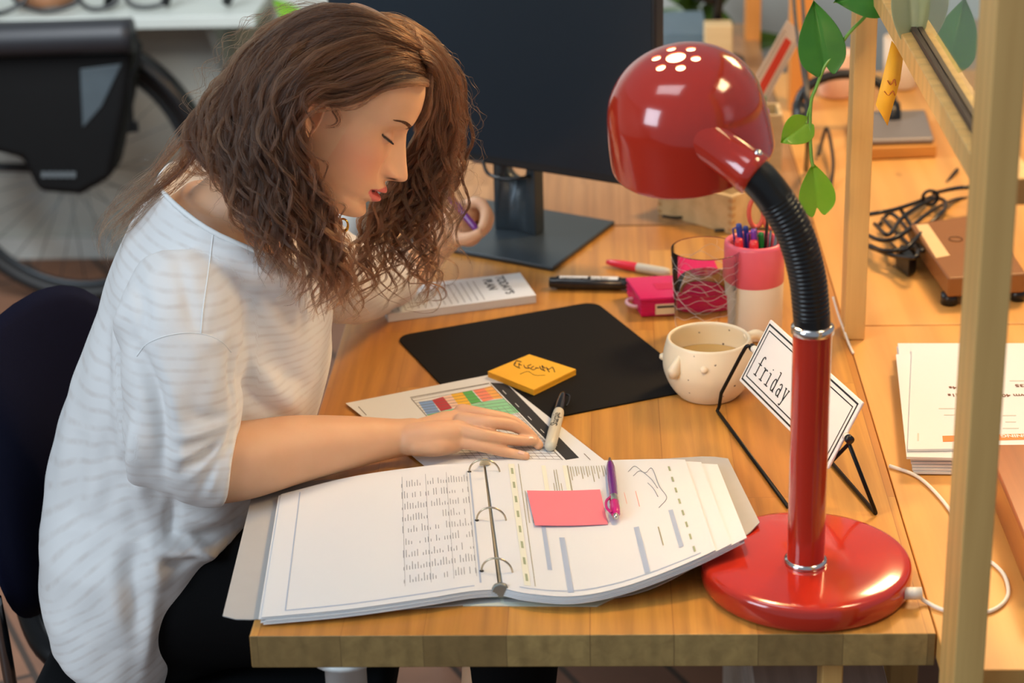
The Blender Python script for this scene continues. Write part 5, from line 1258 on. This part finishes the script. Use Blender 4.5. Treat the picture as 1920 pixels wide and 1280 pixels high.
# ============================================================ office chair
navy=mat('navy_fabric','090D28',.9,spec=.2,var=.15,vs=300,bump=.3,bs=700); charc=mat('charcoal_fabric','0E1114',.9,spec=.2,var=.2,vs=300,bump=.3,bs=700)
ch=thing('office_chair','dark navy office chair with rounded backrest behind the woman','chair',(-.15,.50,FL))
bcn=np.array([-.375,.60,-.068]); bw_=np.array([.26,.965,0]); bw_/=np.linalg.norm(bw_); bn=np.array([bw_[1],-bw_[0],0])
def backpt(u,v,d): 
    x=.21*u; z=.205*v; return bcn+bw_*x+np.array([-.045*v*.35,0,z])+bn*(d+.10*(x/.21)**2*.35)
b=MB(); nu=48; Rg=[]
for side,dd in((1,.018),(-1,-.018)):
    for i,r in enumerate(np.linspace(0,1,12) if side>0 else np.linspace(1,0,12)):
        row=[]
        for k in range(nu):
            a=2*PI*k/nu; c,s=math.cos(a),math.sin(a); e=2/2.7; row.append(backpt(math.copysign(abs(c)**e,c)*r,math.copysign(abs(s)**e,s)*r,dd*math.sqrt(max(0,1-r**6))))
        Rg.append(row)
P=np.array(Rg); vs=P.reshape(-1,3); fs=[(i*nu+k,i*nu+(k+1)%nu,(i+1)*nu+(k+1)%nu,(i+1)*nu+k) for i in range(P.shape[0]-1) for k in range(nu)]
b.add(vs,fs); b.build('backrest',navy,ch,weld=True)
b=MB(); b.prism(rrect(-.125,.50,.225,.235,.09,10),-.325,-.268); b.build('seat',charc,ch,bevel=.018,seg=4)
blm=mat('chair_metal','1B1C1E',.3,metal=.6,var=.05)
b=MB(); b.tube(smooth_curve([bcn+np.array([-.02,-.0,-.10])-bn*.03,bcn+np.array([-.02,0,-.22])-bn*.035,np.array([-.36,.52,-.34]),np.array([-.2,.50,-.345])],8),.014,n=14,flat=1.4); b.build('back_bar',blm,ch)
b=MB(); b.tube(smooth_curve([AT(-10,1120,.40),AT(6,1200,.40),AT(22,1290,.41),AT(40,1360,.42),np.array([-.33,.46,-.345]),np.array([-.22,.50,-.335])],6),.0085,n=12); b.build('side_tube',mat('chair_chrome','8E9296',.2,metal=1),ch)
b=MB(); b.lathe([(.025,FL+.08),(.025,-.45),(.035,-.45),(.035,-.325)],(-.125,.50,0),n=24); b.build('gas_lift',blm,ch)
for k in range(5):
    a=2*PI*k/5+.3; b=MB(); e_=np.array([-.125+.30*math.cos(a),.50+.30*math.sin(a),FL+.07]); b.tube([np.array([-.125,.50,FL+.11]),e_],[.022,.013],n=12); leg=b.build('leg',blm,ch)
    b=MB(); b.lathe([(0,-.012),(.028,-.012),(.030,0),(.028,.012),(0,.012)],e_-np.array([0,0,.040]),(-math.sin(a),math.cos(a),0),n=20); b.build('castor',blackr,leg)
# ============================================================ hanging plant and note on the partition
def leafmat(nm,c1,c2,tr=.35):
    t=NT(nm); tc=t.n('TexCoord'); n=t.n('TexNoise'); n.inputs['Scale'].default_value=35; n.inputs['Detail'].default_value=3; t.l(tc.outputs['Object'],n.inputs[0])
    t.l(t.mix(n.outputs['Fac'],c1,c2),t.b.inputs['Base Color']); t.b.inputs['Roughness'].default_value=.35; t.b.inputs['Coat Weight'].default_value=.2
    tr_=t.n('BsdfTranslucent'); tr_.inputs[0].default_value=(*c2,1); mx=t.n('MixShader'); mx.inputs[0].default_value=tr
    out=[q for q in t.t.nodes if q.type=='OUTPUT_MATERIAL'][0]; t.l(t.b.outputs[0],mx.inputs[1]); t.l(tr_.outputs[0],mx.inputs[2]); t.l(mx.outputs[0],out.inputs[0]); return t.m
lf_d=leafmat('leaf_green',hx('2E7A34'),hx('55A03A')); lf_l=leafmat('leaf_lime',hx('6FB42A'),hx('9CCB3C'),.45); lf_p=leafmat('leaf_pale',hx('A9B794'),hx('C3CCAE')); lf_o=leafmat('leaf_olive',hx('4A6238'),hx('6E7F3C'))
vine=thing('pothos_vine','trailing pothos vine with heart-shaped leaves hanging in front of the rear pine post','plant',(.66,.70,.5))
def leaf(parent,base,tip,w,m,roll=0.0,cup=.18,droop=.10):
    base=np.array(base);tip=np.array(tip); d=tip-base; L_=np.linalg.norm(d); d/=L_; nf=-Fv-d*((-Fv)@d); nf/=np.linalg.norm(nf); s=np.cross(d,nf)
    c_,s_=math.cos(roll),math.sin(roll); s,nf=s*c_+nf*s_,nf*c_-s*s_
    T_=[0,.04,.10,.18,.28,.40,.52,.64,.76,.86,.94,1.0]; Wd=[.50,.72,.88,.98,1.0,.95,.84,.68,.48,.29,.12,.0]
    Q=[]
    for t_,ww in zip(T_,Wd):
        row=[]
        for u in np.linspace(-1,1,15):
            a=abs(u); y_=t_-.20*(1-t_)**3*math.sin(PI*min(1,a*.78)); h=cup*a*w*.5-.02*L_*math.exp(-(a/.06)**2)-droop*L_*t_*t_
            row.append(base+d*(y_*L_)+s*(u*ww*w/2)+nf*h)
        Q.append(row)
    b=MB(); b.grid(np.array(Q)); return b.build('leaf',m,parent,solid=.0006,sub=1)
V=lambda x,y,Y=.70:AT(x,y,Y)
b=MB(); b.tube(smooth_curve([V(1650,-40,.74),V(1630,20,.72),V(1592,62),V(1565,100),V(1546,125),V(1530,165),V(1521,190),V(1519,240),V(1521,290),V(1524,312)],8),.0022,n=8); b.build('stem',leafmat('stem_green',hx('5E9A3A'),hx('86B84A'),.1),vine)
b=MB(); b.tube(smooth_curve([V(1521,190),V(1514,215),V(1512,232)],5),.0014,n=7); b.build('petiole',MATS['stem_green'],vine)
leaf(vine,V(1545,118),V(1526,2),.060,lf_d,.15)
leaf(vine,V(1648,-12,.72),V(1565,2,.70),.068,lf_d,-.2)
leaf(vine,V(1510,232),V(1464,268),.042,lf_l,.3)
leaf(vine,V(1532,388),V(1525,306),.050,lf_l,-.1)
p2=thing('pothos_vine','pale and olive out-of-focus leaves hanging over the partition rail beside the glass','plant',(.72,.5,.55))
b=MB(); b.tube(smooth_curve([AT(1700,-60,.48),AT(1712,-30,.48),AT(1720,-5,.48)],5),.002,n=7); b.build('stem',MATS['stem_green'],p2)
leaf(p2,AT(1705,-22,.47),AT(1716,112,.47),.052,lf_p,.2)
leaf(p2,AT(1800,108,.42)+np.array([.09,.1,-.03]),AT(1815,-20,.42)+np.array([.09,.1,-.03]),.060,lf_o,.2)
note=MB(); nq=[AT(1672,76,.58),AT(1694,104,.58),AT(1688,150,.57),AT(1664,236,.56),AT(1642,196,.56),AT(1656,140,.57)]
Q=np.array([[nq[0],nq[1]],[nq[5],nq[2]],[nq[4],nq[3]]]); note.grid(Q); no=note.build('sticky_note',yel,None,solid=.0004); tag(no,'yellow paper strip with handwriting dangling from the partition rail','note')
b=MB()
for pts in ([(1662,152),(1668,160),(1675,150),(1678,162)],[(1656,172),(1664,180),(1672,172),(1676,180)],[(1656,190),(1664,186),(1668,196)]): b.tube([AT(x,y,.572-.0)-Fv*.006 for x,y in smooth_curve(pts,4)],.0007,n=5)
b.build('handwriting',mat('ink_rust','B05A20',.6,var=0),no)

# ============================================================ things on the farther pine table
rt=thing('router_box','flat black electronics box, tinted brown as in orange light, on black feet with a pale label, on the rear pine table','router',tuple(G(1790,500,0)))
lit_black=mat('router_black_orange_lit',hx('8A5A2C'),.45,var=.05)  # black case; the orange light on it is put into its colour
RT=[G(1778,521,.045),G(1706,420,.045),G(1850,398,.045),G(1925,512,.045)]
b=MB(); b.extr([q for q in RT],(0,0,-.030)); b.build('case',lit_black,rt,bevel=.004,seg=3)
b=MB(); b.extr([G(1717,416+6,.0452),G(1740,414+6,.0452),G(1781,474+5,.0452),G(1755,479+5,.0452)],(0,0,.0004)); lb=b.build('label',mat('label_cream2','E4C490',.6),rt)
b=MB(); e_=G(1792,448,.0455); b.tube([e_+np.array([.010*math.cos(a),.010*math.sin(a),0]) for a in np.linspace(0,2*PI,20,endpoint=False)],.0008,n=5,closed=True); b.build('emblem',mat('emblem_dark','5A3818',.4),rt)
for q in (0,1,2,3):
    c=(RT[q]*.88+sum(RT)/4*.12); b=MB(); b.lathe([(0,.001),(.012,.001),(.012,.016),(0,.016)],(c[0],c[1],0),n=16); b.build('foot',blackr,rt)
def cable(name,pts,r,m,label,parent=None):
    b=MB(); b.tube(smooth_curve(pts,8),r,n=8); o=b.build(name,m,parent); 
    if parent is None: tag(o,label,'cable')
    return o
cb=thing('cable_bundle','tied bundle of black cables lying on the rear pine table by the router','cables',tuple(G(1700,450,0)))
g2=lambda x,y,z=.012:G(x,y,z)
for pts in ([(1600,407),(1640,400),(1680,392),(1730,375),(1760,360),(1795,318)],[(1600,425),(1650,450),(1690,440),(1740,400),(1790,375),(1830,372)],[(1630,460),(1660,470),(1700,462),(1750,420),(1775,385),(1750,365)],
 [(1628,462),(1680,480),(1720,478),(1700,430),(1670,400),(1650,420)],[(1655,410),(1700,455),(1730,470),(1712,440)],[(1690,395),(1720,430),(1765,400),(1772,378),(1745,372),(1700,400)],[(1750,362),(1800,352),(1850,352)],[(1640,420),(1665,440),(1690,410),(1725,385),(1755,372)],
 [(1662,450),(1690,470),(1725,440),(1768,395)]):
    cable('cable',[g2(x,y,.010+.02*random.random()+.02*math.sin(i)) for i,(x,y) in enumerate(pts)],.0034,blackr,None,cb)
b=MB(); q=g2(1745,372,.028); b.tube([q+np.array([.012*math.cos(a),.004,.012*math.sin(a)]) for a in np.linspace(0,2*PI,14,endpoint=False)],.003,n=6,closed=True); b.build('cable_tie',blackr,cb)
b=MB(); b.extr([g2(1690,455,.03),g2(1720,478,.03),g2(1705,487,.03),g2(1680,468,.03)],(0,0,-.028)); b.build('plug_adapter',blackr,cb,bevel=.003)
# laptop on a board
lp=thing('laptop','closed grey laptop lying on a pine board at the back of the right-hand table','laptop',tuple(G(1690,260,0)))
lq=[G(1600,279,.022),G(1757,272,.022),G(1738,205,.022),G(1590,212,.022)]
b=MB(); b.extr(lq,(0,0,-.021)); b.build('board',wood_mat('board_pine',hx('E0A050'),hx('D0903F'),hx('B87830'),None,'x',.5),lp,bevel=.002)
lq=[G(1612,262,.034),G(1752,258,.034),G(1735,205,.034),G(1605,208,.034)]
b=MB(); b.extr(lq,(0,0,-.011)); b.build('laptop_body',mat('alu_grey','8C8580',.4,metal=.3),lp,bevel=.004)
hp=thing('headphones','black headphones lying behind the rear pine post','headphones',tuple(G(1580,215,0)))
c=G(1585,200,.05); b=MB(); b.tube([c+np.array([.085*math.cos(a),.02*math.sin(a),.055*math.sin(a)]) for a in np.linspace(-.2,PI+.2,24)],.009,n=10); b.build('headband',blackr,hp)
for s in(-1,1): b=MB(); b.lathe([(0,-.012),(.030,-.012),(.034,0),(.028,.014),(0,.014)],c+np.array([s*.082,-.005,-.020]),(1,0,0),n=24); b.build('ear_cup',blackr,hp,weld=True)
o=MB(); q=G(1580,205,0); o.lathe([(0,.001),(.034,.001),(.036,.005),(.036,.085),(.033,.085),(.032,.01),(0,.01)],q+np.array([0,.1,0]),n=28); o=o.build('cup',mat('cup_rose','EAC0A4',.4),weld=True); tag(o,'pale rose cup standing behind the headphones','cup')
o=MB(); q=G(1708,205,0); o.lathe([(0,.001),(.03,.001),(.032,.005),(.034,.10),(.031,.10),(.030,.01),(0,.01)],q+np.array([0,.16,0]),n=28); o=o.build('cup',mat('cup_ivory','E8D8C0',.4),weld=True); tag(o,'ivory cup standing behind the grey laptop','cup')
# next partition frame
nf_=thing('partition_frame','farther pine partition posts with black cables, seen behind the leaves','partition',(.74,2.3,FL))
def npost(px,py,w): 
    q=G(px,py,0); b=MB(); b.box((q[0]-w/2,q[1],0),(q[0]+w/2,q[1]+.06,.62)); b.build('post',wood_mat('pine_post_far',hx('EDA252'),hx('E0903E'),hx('C87A30'),None,'z',.5) if 'pine_post_far' not in MATS else MATS['pine_post_far'],nf_,bevel=.002); return q
q1=npost(1500,208,.040); 
b=MB(); q2=G(1412,75,0); b.box((q2[0]-.016,q2[1],FL),(q2[0]+.016,q2[1]+.05,.5)); b.build('post',MATS['pine_post_far'],nf_,bevel=.002)
b=MB(); qm=AT(1232,60,2.70); b.box((qm[0]-.012,2.70,FL),(qm[0]+.004,2.75,.5)); b.build('post',MATS['pine_post_far'],nf_)
for dx in(0,.012): cable('hanging_cable',[AT(1487+dx*1300,-30,1.55),AT(1492+dx*1300,40,1.5),AT(1502+dx*600,110,1.45),AT(1512+dx*300,180,1.40),AT(1514+dx*200,260,1.32),G(1510+dx*300,320,.004)],.0032,blackr,'black cable hanging down past the farther post' if dx==0 else 'second black cable hanging beside the first past the farther post')
cable('hanging_cable',[G(1535,290,.01),G(1550,240,.03),G(1562,300,.02),G(1558,350,.004)],.003,blackr,'thin black cable looping on the table left of the rear pine post')
# pen box with ruler
pbx=thing('pen_box','pale wooden pen holder behind the red lamp shade','pen holder',tuple(G(1436,330,0)))
bq=G(1432,322,0); b=MB()
def wbox(b,x0,y0,z0,x1,y1,z1,c=bq): b.box((c[0]+x0,c[1]+y0,c[2]+z0),(c[0]+x1,c[1]+y1,c[2]+z1))
plyw=wood_mat('plywood_pale',hx('DCC394'),hx('D0B482'),hx('B89A68'),None,'x',.6)
for bb in((-.05,-.0,0,.03,.006,.10),(-.05,.07,0,.03,.076,.10),(-.05,.006,0,-.044,.07,.10),(.024,.006,0,.03,.07,.10),(-.044,.006,0,.024,.07,.006)):
    wbox(b,*bb)
b.build('holder_box',plyw,pbx)
cY=bq[1]+.035
rl=[AT(1476,38,cY),AT(1506,64,cY),AT(1418,225,cY),AT(1385,200,cY)]
b=MB(); b.extr(rl,(0,.002,0)); ru=b.build('ruler',mat('ruler_clear','DCCDB8',.4,var=.03)); tag(ru,'clear plastic ruler with red stripe leaning in the pen holder','ruler')
def rq(u,v): return (rl[0]*(1-u)+rl[1]*u)*(1-v)+(rl[3]*(1-u)+rl[2]*u)*v+np.array([0,-.0006,0])
b=MB(); b.extr([rq(.33,.14),rq(.70,.14),rq(.70,1),rq(.33,1)],(0,.0004,0)); b.build('red_stripe',mat('ruler_red','D8402A',.5,var=.03),ru)
b=MB()
for k in range(24):
    v=.10+.036*k
    for u0,u1 in((.08,.20),(.82,.94)): b.extr([rq(u0,v),rq(u1,v),rq(u1,v+.010),rq(u0,v+.010)],(0,.0004,0))
b.build('scale_marks',mat('scale_grey','8C7C70',.6,var=0),ru)
for (x,y,m_,lab_) in((1432,180,mat('pen_darkgreen','3E6A48',.4),'dark green pen standing in the wooden pen holder'),(1436,205,vio,'violet pen standing in the wooden pen holder'),(1445,222,mat('pen_lime','4FC030',.4),'bright lime-green pen standing in the wooden pen holder')):
    tp=AT(x,y,cY); bt=np.array([bq[0]+(-.02 if x<1434 else (0 if x<1440 else .015)),cY,.0065]); b=MB(); b.tube([bt,tp],.0048,n=10); o=b.build('felt_pen',m_); tag(o,lab_,'pen')
# plywood crate behind the lamp
cr=thing('wooden_crate','pale plywood crate with finger joints behind the water glass','crate',tuple(G(1300,420,0)))
cq=G(1234,402,0); c2_=G(1372,440,0); ex_=(c2_-cq); cl_=np.linalg.norm(ex_); ex_/=cl_; ey_=np.array([-ex_[1],ex_[0],0])
def cbox(b,x0,x1,y0,y1,z0,z1): b.extr([cq+ex_*x+ey_*y+np.array([0,0,z1]) for x,y in((x0,y0),(x1,y0),(x1,y1),(x0,y1))],(0,0,z0-z1))
b=MB(); cbox(b,0,cl_,0,.008,.001,.062); cbox(b,0,cl_,.112,.12,.001,.062); cbox(b,0,.008,.008,.112,.001,.062); cbox(b,cl_-.008,cl_,.008,.112,.001,.062); cbox(b,.008,cl_-.008,.008,.112,.001,.008); b.build('crate_body',plyw,cr)
b=MB()
for k in range(5): cbox(b,-.0004,.008,-.0004,.0082,.004+.012*k,.010+.012*k); cbox(b,cl_-.008,cl_+.0004,-.0004,.0082,.004+.012*k,.010+.012*k)
b.build('finger_joint',mat('ply_edge','B89260',.7,var=.1,vs=200),cr)
cable('thin_cable',[G(1245,404,.010)-ey_*.004,G(1290,402,.006)-ey_*.02,G(1360,393,.004)-ey_*.02,G(1400,388,.004),G(1450,392,.004)],.0026,blackr,'thin black cable lying in front of the plywood crate')
cable('thin_cable',[G(1340,432,.004),G(1385,430,.004),G(1470,428,.004),G(1495,435,.004)],.0026,blackr,'thin black cable lying behind the pink pen cup')

# ============================================================ back of the room
# white shelf table by the wall
shx=wallw
t=thing('side_table','white wall-mounted worktop at the back left','worktop',(-1.2,3.05,-.05))
b=MB(); b.box((-2.4,2.988,-.076),(-.468,3.245,-.046)); b.build('top',mat('white_laminate','B6BCB6',.4,var=.02),t,bevel=.003)
for x in(-.60,-1.9): 
    b=MB(); b.extr([np.array([x,3.245,-.076]),np.array([x,3.02,-.076]),np.array([x,3.04,-.096]),np.array([x,3.225,-.28]),np.array([x,3.245,-.28])],(.02,0,0)); b.build('bracket',mat('bracket_grey','8F938F',.5),t)
tan=mat('tan_leather','9A6A48',.6,var=.1,vs=40)
o=MB(); o.lathe([(0,0),(.07,0),(.075,.03),(.05,.05),(0,.055)],(-1.02,3.17,-.045),n=24); o=o.build('pouch',tan,weld=True); tag(o,'tan leather pouch lying on the white worktop at the back left','pouch')
rr_=random.Random(5)
for k in range(5):
    c=np.array([-1.22+.118*k,3.02+.012*k,-.034]); b=MB(); b.tube([c+np.array([(.05+.01*(k%3))*math.cos(a)*(1+.2*math.sin(2*a+k)),.018*math.sin(a),.028+.030*math.sin(a)]) for a in np.linspace(0,2*PI,28,endpoint=False)],.006,n=7,closed=True); o=b.build('coiled_cable',blackr); tag(o,'black coiled cable in the tangle on the white worktop, %s'%['farthest left','second from the left','middle one','second from the right','farthest right'][k],'cable','coiled cables on the white worktop')
for k,(x,h) in enumerate(((-.84,.10),(-.70,.08),(-.55,.05))):
    o=MB(); o.tube([np.array([x,3.06,-.034]),np.array([x+.03,3.06,-.034+h])],.012,n=10); o=o.build('bike_light',blackr); tag(o,'small black stick-like part on the white worktop, %s'%['left of three, tallest','middle of three','right of three, at the end'][k],'part')
# bicycle: wheel, mudguard, frame stub, with pannier
bk=thing('bicycle','dark bicycle leaning against the back wall, its wheel behind the pannier bag','bicycle',(-.95,2.95,FL))
WC=np.array([-.935,2.93,-.418]); tyre=mat('tyre_black','17191A',.6,var=.1)
def wheelpt(r,a,dy=0): return WC+np.array([r*math.cos(a),dy+.10*r*math.sin(a)*.3,r*math.sin(a)])
b=MB(); b.tube([wheelpt(.312,a) for a in np.linspace(0,2*PI,90,endpoint=False)],.019,n=12,closed=True); b.build('tyre',tyre,bk)
b=MB(); b.tube([wheelpt(.288,a) for a in np.linspace(0,2*PI,90,endpoint=False)],.010,n=8,closed=True); b.build('rim',mat('rim_dark','33373A',.4,metal=.7),bk)
for k in range(28): b=MB(); a=2*PI*k/28; b.tube([wheelpt(.02,a+.6*(-1)**k,.02*(-1)**k),wheelpt(.285,a)],.0013,n=5); b.build('spoke',mat('spoke_grey','7C8284',.3,metal=.8),bk)
b=MB(); b.lathe([(0,-.05),(.022,-.05),(.018,0),(.022,.05),(0,.05)],WC,(0,1,0),n=20); b.build('hub',steel,bk)
b=MB(); b.tube([wheelpt(.330,a) for a in np.linspace(-.15,PI*.95,50)],.036,n=12,flat=.75,up=(1,0,0)); b.build('mudguard',blackr,bk)
b=MB(); b.tube([WC+np.array([0,.03,0]),WC+np.array([-.42,.03,.02])],.012,n=10); b.tube([WC+np.array([0,.03,0]),WC+np.array([-.22,.03,.50])],.010,n=10); b.build('frame_stay',blackr,bk)
b=MB(); b.tube([WC+np.array([-.35,.0,.375]),WC+np.array([.12,.0,.375])],.007,n=8); b.tube([WC+np.array([.08,.0,.375]),WC+np.array([.0,.02,0])],.006,n=8); b.build('rack',blackr,bk)
bag=thing('pannier_bag','black roll-top pannier bag hanging on the bicycle rack','bag',(-.95,2.78,-.4))
bagm=mat('bag_black','060708',.7,spec=.2,var=.25,vs=20); bagg=mat('bag_grey','1A1C21',.5,var=.2,vs=15)
def bp(x,y,Y=2.74): return AT(x,y,Y)
b=MB(); b.extr([bp(-120,95),bp(250,95),bp(236,200),bp(208,335),bp(150,368),bp(70,362),bp(40,300),bp(-120,260)],(0,.13,0)); b.build('bag_body',bagm,bag,bevel=.02,seg=4)
b=MB(); P_=[bp(-130,78,2.72),bp(0,74,2.72),bp(120,70,2.72),bp(249,66,2.72)]; b.tube(smooth_curve(P_,6),.040,n=20,flat=1.0); b.build('rolled_top',bagg,bag)
b=MB(); b.extr([bp(150,130,2.735),bp(228,120,2.735),bp(190,200,2.735),bp(155,240,2.735)],(0,.004,0)); b.build('side_panel',mat('bag_slate','3F4A50',.4,var=.1),bag,bevel=.002)
b=MB(); b.tube(smooth_curve([bp(252,60,2.70),bp(262,110,2.69),bp(246,150,2.70),bp(248,240,2.70)],6),.009,n=8,flat=.5); b.build('strap',bagm,bag)
b=MB(); b.extr([bp(240,228,2.695),bp(258,228,2.695),bp(260,248,2.695),bp(238,250,2.695)],(0,.008,0)); b.build('buckle',bagm,bag,bevel=.002)
b=MB()
for k in range(6): b.extr([bp(78+k*11,322,2.733),bp(86+k*11,322,2.733),bp(86+k*11,333,2.733),bp(78+k*11,333,2.733)],(0,.0004,0))
b.build('printed_word',mat('bag_print','5C6468',.5,var=0),bag)
# plant tuft and clutter behind the monitor
pt=thing('potted_plant','yellow-green potted plant on the floor behind the monitor','plant',(-.35,3.0,FL))
c=np.array([-.36,3.02,FL]); b=MB(); b.lathe([(0,0),(.10,0),(.13,.26),(.12,.26),(.11,.22),(0,.22)],c,n=28); b.build('pot',mat('pot_white','D8D8D2',.5),pt,weld=True)
b=MB(); b.tube([c+np.array([0,0,.22]),c+np.array([.02,0,.55])],.012,n=8); b.build('stem',MATS['stem_green'],pt)
for k in range(16):
    a=2.4*k; r=.05+.12*rr_.random(); z=.50+.2*rr_.random(); q=c+np.array([.02,0,z-.03]); leaf(pt,q+np.array([.02*math.cos(a),.02*math.sin(a),0]),q+np.array([r*math.cos(a),r*math.sin(a),.07*math.sin(k)]),.055,lf_l)
gp=thing('potted_plant','dark green potted plant at the back of the room, right of the monitor','plant',(.72,3.0,FL))
c=np.array([.60,2.95,FL]); b=MB(); b.lathe([(0,0),(.11,0),(.14,.30),(.13,.30),(.12,.26),(0,.26)],c,n=28); b.build('pot',mat('pot_grey','7C8286',.5),gp,weld=True)
b=MB(); b.tube([c+np.array([0,0,.26]),c+np.array([.0,0,.70])],.012,n=8); b.build('stem',MATS['stem_green'],gp)
for k in range(16):
    a=2.4*k; r=.08+.14*rr_.random(); z=.62+.16*rr_.random(); q=c+np.array([0,0,z]); leaf(gp,q+np.array([.02*math.cos(a),.02*math.sin(a),0]),q+np.array([r*math.cos(a),r*math.sin(a),.05*math.sin(k)]),.07,leafmat('leaf_dark',hx('3E5A20'),hx('5E7A2A')) if 'leaf_dark' not in MATS else MATS['leaf_dark'])
fs_=thing('floor_lamp','black jointed lamp arm standing on the far desk behind the red lamp','lamp',(.56,2.3,0))
q=G(1340,120,0); b=MB(); b.lathe([(0,0),(.06,0),(.06,.012),(.012,.016),(.012,.04),(0,.04)],q,n=24); b.build('base',blackr,fs_,weld=True)
b=MB(); b.tube([q+np.array([0,0,.03]),q+np.array([.02,0,.34])],.010,n=10); b.tube([q+np.array([0,.0,.13]),q+np.array([-.22,.05,.20])],.010,n=8); b.build('arm',blackr,fs_)
o=MB(); q=G(1347,135,0); o.box((q[0]-.028,q[1],.001),(q[0]+.028,q[1]+.05,.095)); o=o.build('wood_block',plyw,bevel=.003); tag(o,'upright pale wooden block on the far desk above the red lamp shade','block')
o=MB(); q=G(1285,120,0); o.box((q[0]-.08,q[1]+.1,.001),(q[0]+.05,q[1]+.3,.04)); o=o.build('book',mat('book_slate','5E7480',.5,var=.1),bevel=.002); tag(o,'slate blue book lying on the far desk','book')
# pale low cabinet and stool under and beside the desks
cbn=thing('low_cabinet','pale low cabinet standing under the right side of the oak desk','cabinet',(.66,.55,FL))
pale=wood_mat('pale_laminate',hx('CFC6BC'),hx('C4BAAE'),hx('AFA598'),None,'y',.5)
b=MB(); b.box((.54,.22,FL),(.685,.86,-.22)); b.build('cabinet_body',pale,cbn,bevel=.003)
b=MB(); b.box((.535,.214,-.22),(.690,.866,-.20)); b.build('cabinet_top',pale,cbn,bevel=.003)
st=thing('stool','teal cushioned stool in front of the pine table','stool',(.90,-.02,FL))
b=MB(); b.prism(rrect(.93,-.28,.17,.15,.05),-.17,-.11); b.build('cushion',mat('teal_fabric','5C8C8C',.8,var=.08,vs=80),st,bevel=.015,seg=3)
for sx in(-.12,.12):
    for sy in(-.10,.10): b=MB(); b.tube([np.array([.93+sx,-.28+sy,FL]),np.array([.93+sx*.9,-.28+sy*.9,-.17])],.013,n=10); b.build('leg',pine_post,st)
